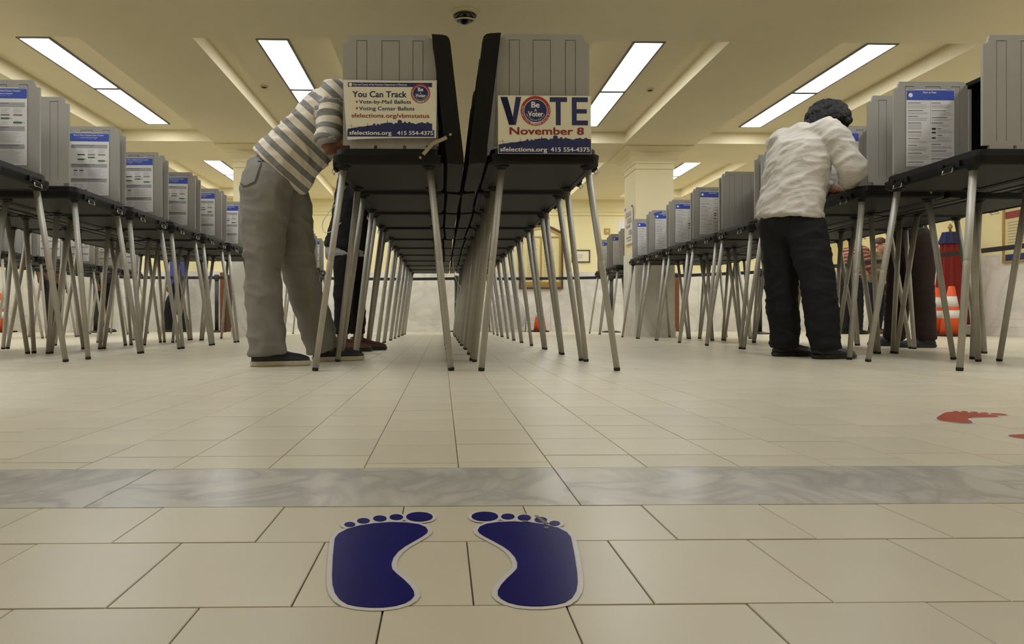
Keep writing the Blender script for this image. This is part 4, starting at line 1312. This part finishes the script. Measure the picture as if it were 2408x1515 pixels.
pk = [(-.050, .058, .065), (-.052, .050, .0), (-.048, .040, -.055), (-.01, .002, -.078)]
patch(tr1, rp1, (-1.0, 3.3, 1.0), pu, pw, [(a - .005, b + .005, c + (.004 if c > 0 else -.004)) for a, b, c in pk], vd, 'jeans_seam', tr1, .0035, 'pocket_seam')
patch(tr1, rp1, (-1.0, 3.3, 1.0), pu, pw, pk, vd, 'jeans_grey', tr1, .0060, 'pocket')
patch(tr1, rp1, (-1.0, 3.3, 1.0), pu, pw, [(.042, .056, .07), (.040, .054, .048)], vd, 'print_black', tr1, .0085, 'pocket_tag', 3)

# the man in the white shirt at the right row
J2 = dict(pel=(2.19, 3.95, .92), pelb=(2.185, 3.955, .865), _pr=(.165, .125, .12), chest=(2.235, 3.93, 1.27), head=(2.41, 3.92, 1.432), face=(.80, .22, -.56), up=(.54, .12, .83),
          shR=(2.325, 3.765, 1.365), shL=(2.205, 4.105, 1.385), elR=(2.435, 3.715, 1.135), elL=(2.40, 4.20, 1.15), wrR=(2.515, 3.90, 1.075), wrL=(2.58, 4.08, 1.075),
          cuffR=(2.49, 3.855, 1.085), cuffL=(2.54, 4.10, 1.085), hipR=(2.232, 3.868, .83), hipL=(2.15, 4.03, .83), knR=(2.285, 3.83, .50), knL=(2.185, 4.05, .50),
          anR=(2.325, 3.80, .09), anL=(2.225, 4.07, .09), hemR=(2.325, 3.80, .055), hemL=(2.22, 4.07, .055), toeR=(2.58, 3.87, 0), toeL=(2.43, 4.10, 0), hem=(2.175, 3.955, .872),
          hdR=(.7, .5, -.15), hdL=(.9, -.1, -.1))
r2, tr2, tp2, rp2 = person('man in a white shirt and dark trousers standing at the right row', J2, 'skin_tan', 'shirt_white', 'trouser_black', ('shoe', 'shoe_leather', 'shoe_leather'),
       ('hair_black', 'curly'), leg_r=(.110, .098, .086), tor=[(.212, .165), (.200, .152), (.205, .150), (.160, .100), (.07, .06)], arm_r=(.074, .070, .052), voxel=.008, fold=(.014, .012))

# person in black behind the nearest left centre booth
J3 = dict(pel=(-.71, 4.75, .93), chest=(-.64, 4.74, 1.28), head=(-.52, 4.74, 1.56), face=(.8, 0, -.6), up=(.6, 0, .8), shR=(-.62, 4.56, 1.36), shL=(-.61, 4.92, 1.36),
          elR=(-.58, 4.53, 1.12), elL=(-.55, 4.96, 1.12), wrR=(-.38, 4.62, 1.075), wrL=(-.36, 4.85, 1.075), hipR=(-.70, 4.67, .86), hipL=(-.70, 4.84, .86), knR=(-.72, 4.66, .48), knL=(-.66, 4.87, .49),
          anR=(-.74, 4.70, .09), anL=(-.65, 4.93, .09), toeR=(-.5, 4.75, 0), toeL=(-.42, 4.97, 0), hemR=(-.735, 4.69, .13), hemL=(-.655, 4.92, .13), hem=(-.715, 4.75, .76))
r3, tr3, tp3, rp3 = person('person in a black coat and slim black trousers at a left centre booth', J3, 'skin_brown', 'coat_black', 'coat_black', ('shoe', 'shoe_brown', 'shoe_leather'),
       ('hair_black', 'short'), leg_r=(.10, .075, .055), tor=[(.20, .165), (.185, .14), (.19, .13), (.15, .09), (.07, .06)], voxel=.010, coat='coat')
bm = bmesh.new(); tube(bm, [(-.715, 4.75, .80), (-.715, 4.75, .74), (-.71, 4.75, .705)], [(.17, .15), (.175, .155), (.178, .158)], n=28)
for v in bm.verts: v.co += V((.008 * math.sin(v.co.y * 40), 0, .012 * math.sin(v.co.y * 22 + v.co.x * 30))) - rp3
fin(bm, 'shirt_tail', 'shirt_grey', r3, True)
bm = bmesh.new(); tube(bm, [(-.70, 4.58, 1.15), (-.80, 4.55, 1.02), (-.86, 4.56, .93), (-.84, 4.54, .86), (-.78, 4.52, .87), (-.72, 4.53, .93)], [.0028] * 6, n=6, sub=5)
for v in bm.verts: v.co -= rp3
fin(bm, 'earphone_cable', 'cable_white', r3, True)

# person in brown trousers at the back of the right double row
J4 = dict(pel=(4.08, 5.45, .94), chest=(3.96, 5.45, 1.25), head=(3.81, 5.45, 1.40), face=(-.7, 0, -.7), up=(-.7, 0, .7), shR=(3.91, 5.64, 1.32), shL=(3.91, 5.26, 1.32), elR=(3.81, 5.68, 1.12), elL=(3.81, 5.22, 1.12),
          wrR=(3.61, 5.58, 1.075), wrL=(3.61, 5.32, 1.075), hipR=(4.08, 5.54, .86), hipL=(4.08, 5.36, .86), knR=(4.05, 5.56, .48), knL=(4.08, 5.33, .48), anR=(4.05, 5.62, .09), anL=(4.09, 5.30, .09),
          toeR=(3.81, 5.64, 0), toeL=(3.86, 5.30, 0), hemR=(4.05, 5.61, .06), hemL=(4.09, 5.30, .06), hem=(4.08, 5.45, .90))
person('person in dark brown trousers voting at the back right row', J4, 'skin_brown', 'top_dark', 'trouser_brown', ('shoe', 'shoe_black', 'shoe_black'), ('hair_black', 'short'), leg_r=(.118, .095, .085), voxel=.012, fold=(.008, .006))

def stand(x, y, f, h=1.7, step=0.0, lean=0.0, arms='down'):
    """generic standing pose; f = facing angle measured from +X"""
    s = h / 1.72; F = V((math.cos(f), math.sin(f), 0)); Rr = V((F.y, -F.x, 0))
    def P(a, b, z): return V((x, y, 0)) + F * a * s + Rr * b * s + V((0, 0, z * s))
    J = dict(pel=P(-.02, 0, .95), chest=P(lean * .6, 0, 1.28), head=P(lean + .04, 0, 1.575), face=F * .95 + V((0, 0, -.3)), up=V((0, 0, 1)) + F * .25,
             shR=P(lean * .8, .185, 1.40), shL=P(lean * .8, -.185, 1.40), hipR=P(0, .09, .88), hipL=P(0, -.09, .88), knR=P(step * .45 + .02, .09, .48), knL=P(-step * .2 + .02, -.09, .48),
             anR=P(step * .5, .10, .09), anL=P(-step * .5, -.10, .09), toeR=P(step * .5 + .2, .11, 0), toeL=P(-step * .5 + .2, -.11, 0), hem=P(0, 0, .88))
    if arms == 'down': J.update(elR=P(-.03, .24, 1.12), elL=P(-.03, -.24, 1.12), wrR=P(.04, .25, .88), wrL=P(.04, -.25, .88), pnR=-Rr, pnL=Rr)
    else: J.update(elR=P(lean + .02, .24, 1.12), elL=P(lean + .02, -.24, 1.12), wrR=P(lean + .24, .12, 1.06), wrL=P(lean + .24, -.12, 1.06), pnR=-Rr, pnL=Rr)
    J['hemR'] = J['anR'] - V((0, 0, .03)); J['hemL'] = J['anL'] - V((0, 0, .03))
    return J
person('white-haired person in a red striped top beyond the right booths', stand(6.58, 10.1, math.radians(20), 1.64, .05, .10, 'front'), 'skin_pale', 'shirt_redstripe', 'trouser_black',
       ('shoe', 'shoe_leather', 'shoe_leather'), ('hair_white', 'short'), voxel=.013, stripe=True, leg_r=(.105, .085, .08))
r9, _, _, rp9 = person('person in an olive jacket and dark jeans holding a paper', stand(7.22, 10.45, math.radians(-70), 1.60, .05, .06, 'front'), 'skin_pale', 'top_olive', 'jean_navy',
       ('shoe', 'shoe_brown', 'shoe_brown'), ('hair_brown', 'short'), voxel=.013, leg_r=(.10, .075, .06))
bm = bmesh.new(); box(bm, 7.26 - .11, 7.26 + .11, 10.06, 10.22, 1.005, 1.008)
o = fin(bm, 'ballot_paper', 'paper'); tag(o, 'white paper held by the person in the olive jacket', 'paper')
person('person in dark trousers with a brown sleeve at the far left', stand(-7.15, 11.75, math.radians(-20), 1.72, .12), 'skin_brown', 'shoe_brown', 'trouser_black', ('shoe', 'shoe_brown', 'shoe_leather'), ('hair_black', 'short'), voxel=.014)
person('person in black trousers standing behind the distant left booths', stand(-6.25, 11.75, math.radians(0), 1.75, .03), 'skin_brown', 'coat_black', 'coat_black', ('shoe', 'shoe_leather', 'shoe_leather'), ('hair_black', 'short'), voxel=.014)
person('person in a blue shirt and dark trousers walking by the far wall', stand(-4.95, 11.95, math.radians(180), 1.72, .42), 'skin_dark', 'top_blue', 'trouser_black', ('shoe', 'shoe_leather', 'shoe_leather'), ('hair_black', 'short'), voxel=.014)

# thin white cable hanging between the two centre rows
bm = bmesh.new(); tube(bm, [(.12, 7.35, .99), (.13, 7.5, .85), (.17, 7.6, .70), (.22, 7.7, .62), (.20, 7.75, .52), (.15, 7.8, .44)], [.0035] * 6, n=6, sub=5)
o = fin(bm, 'hanging_cable', 'cable_white', None, True); tag(o, 'thin white cable dangling between the centre rows of booths', 'cable')
bpy.data.scenes.remove(TMP)
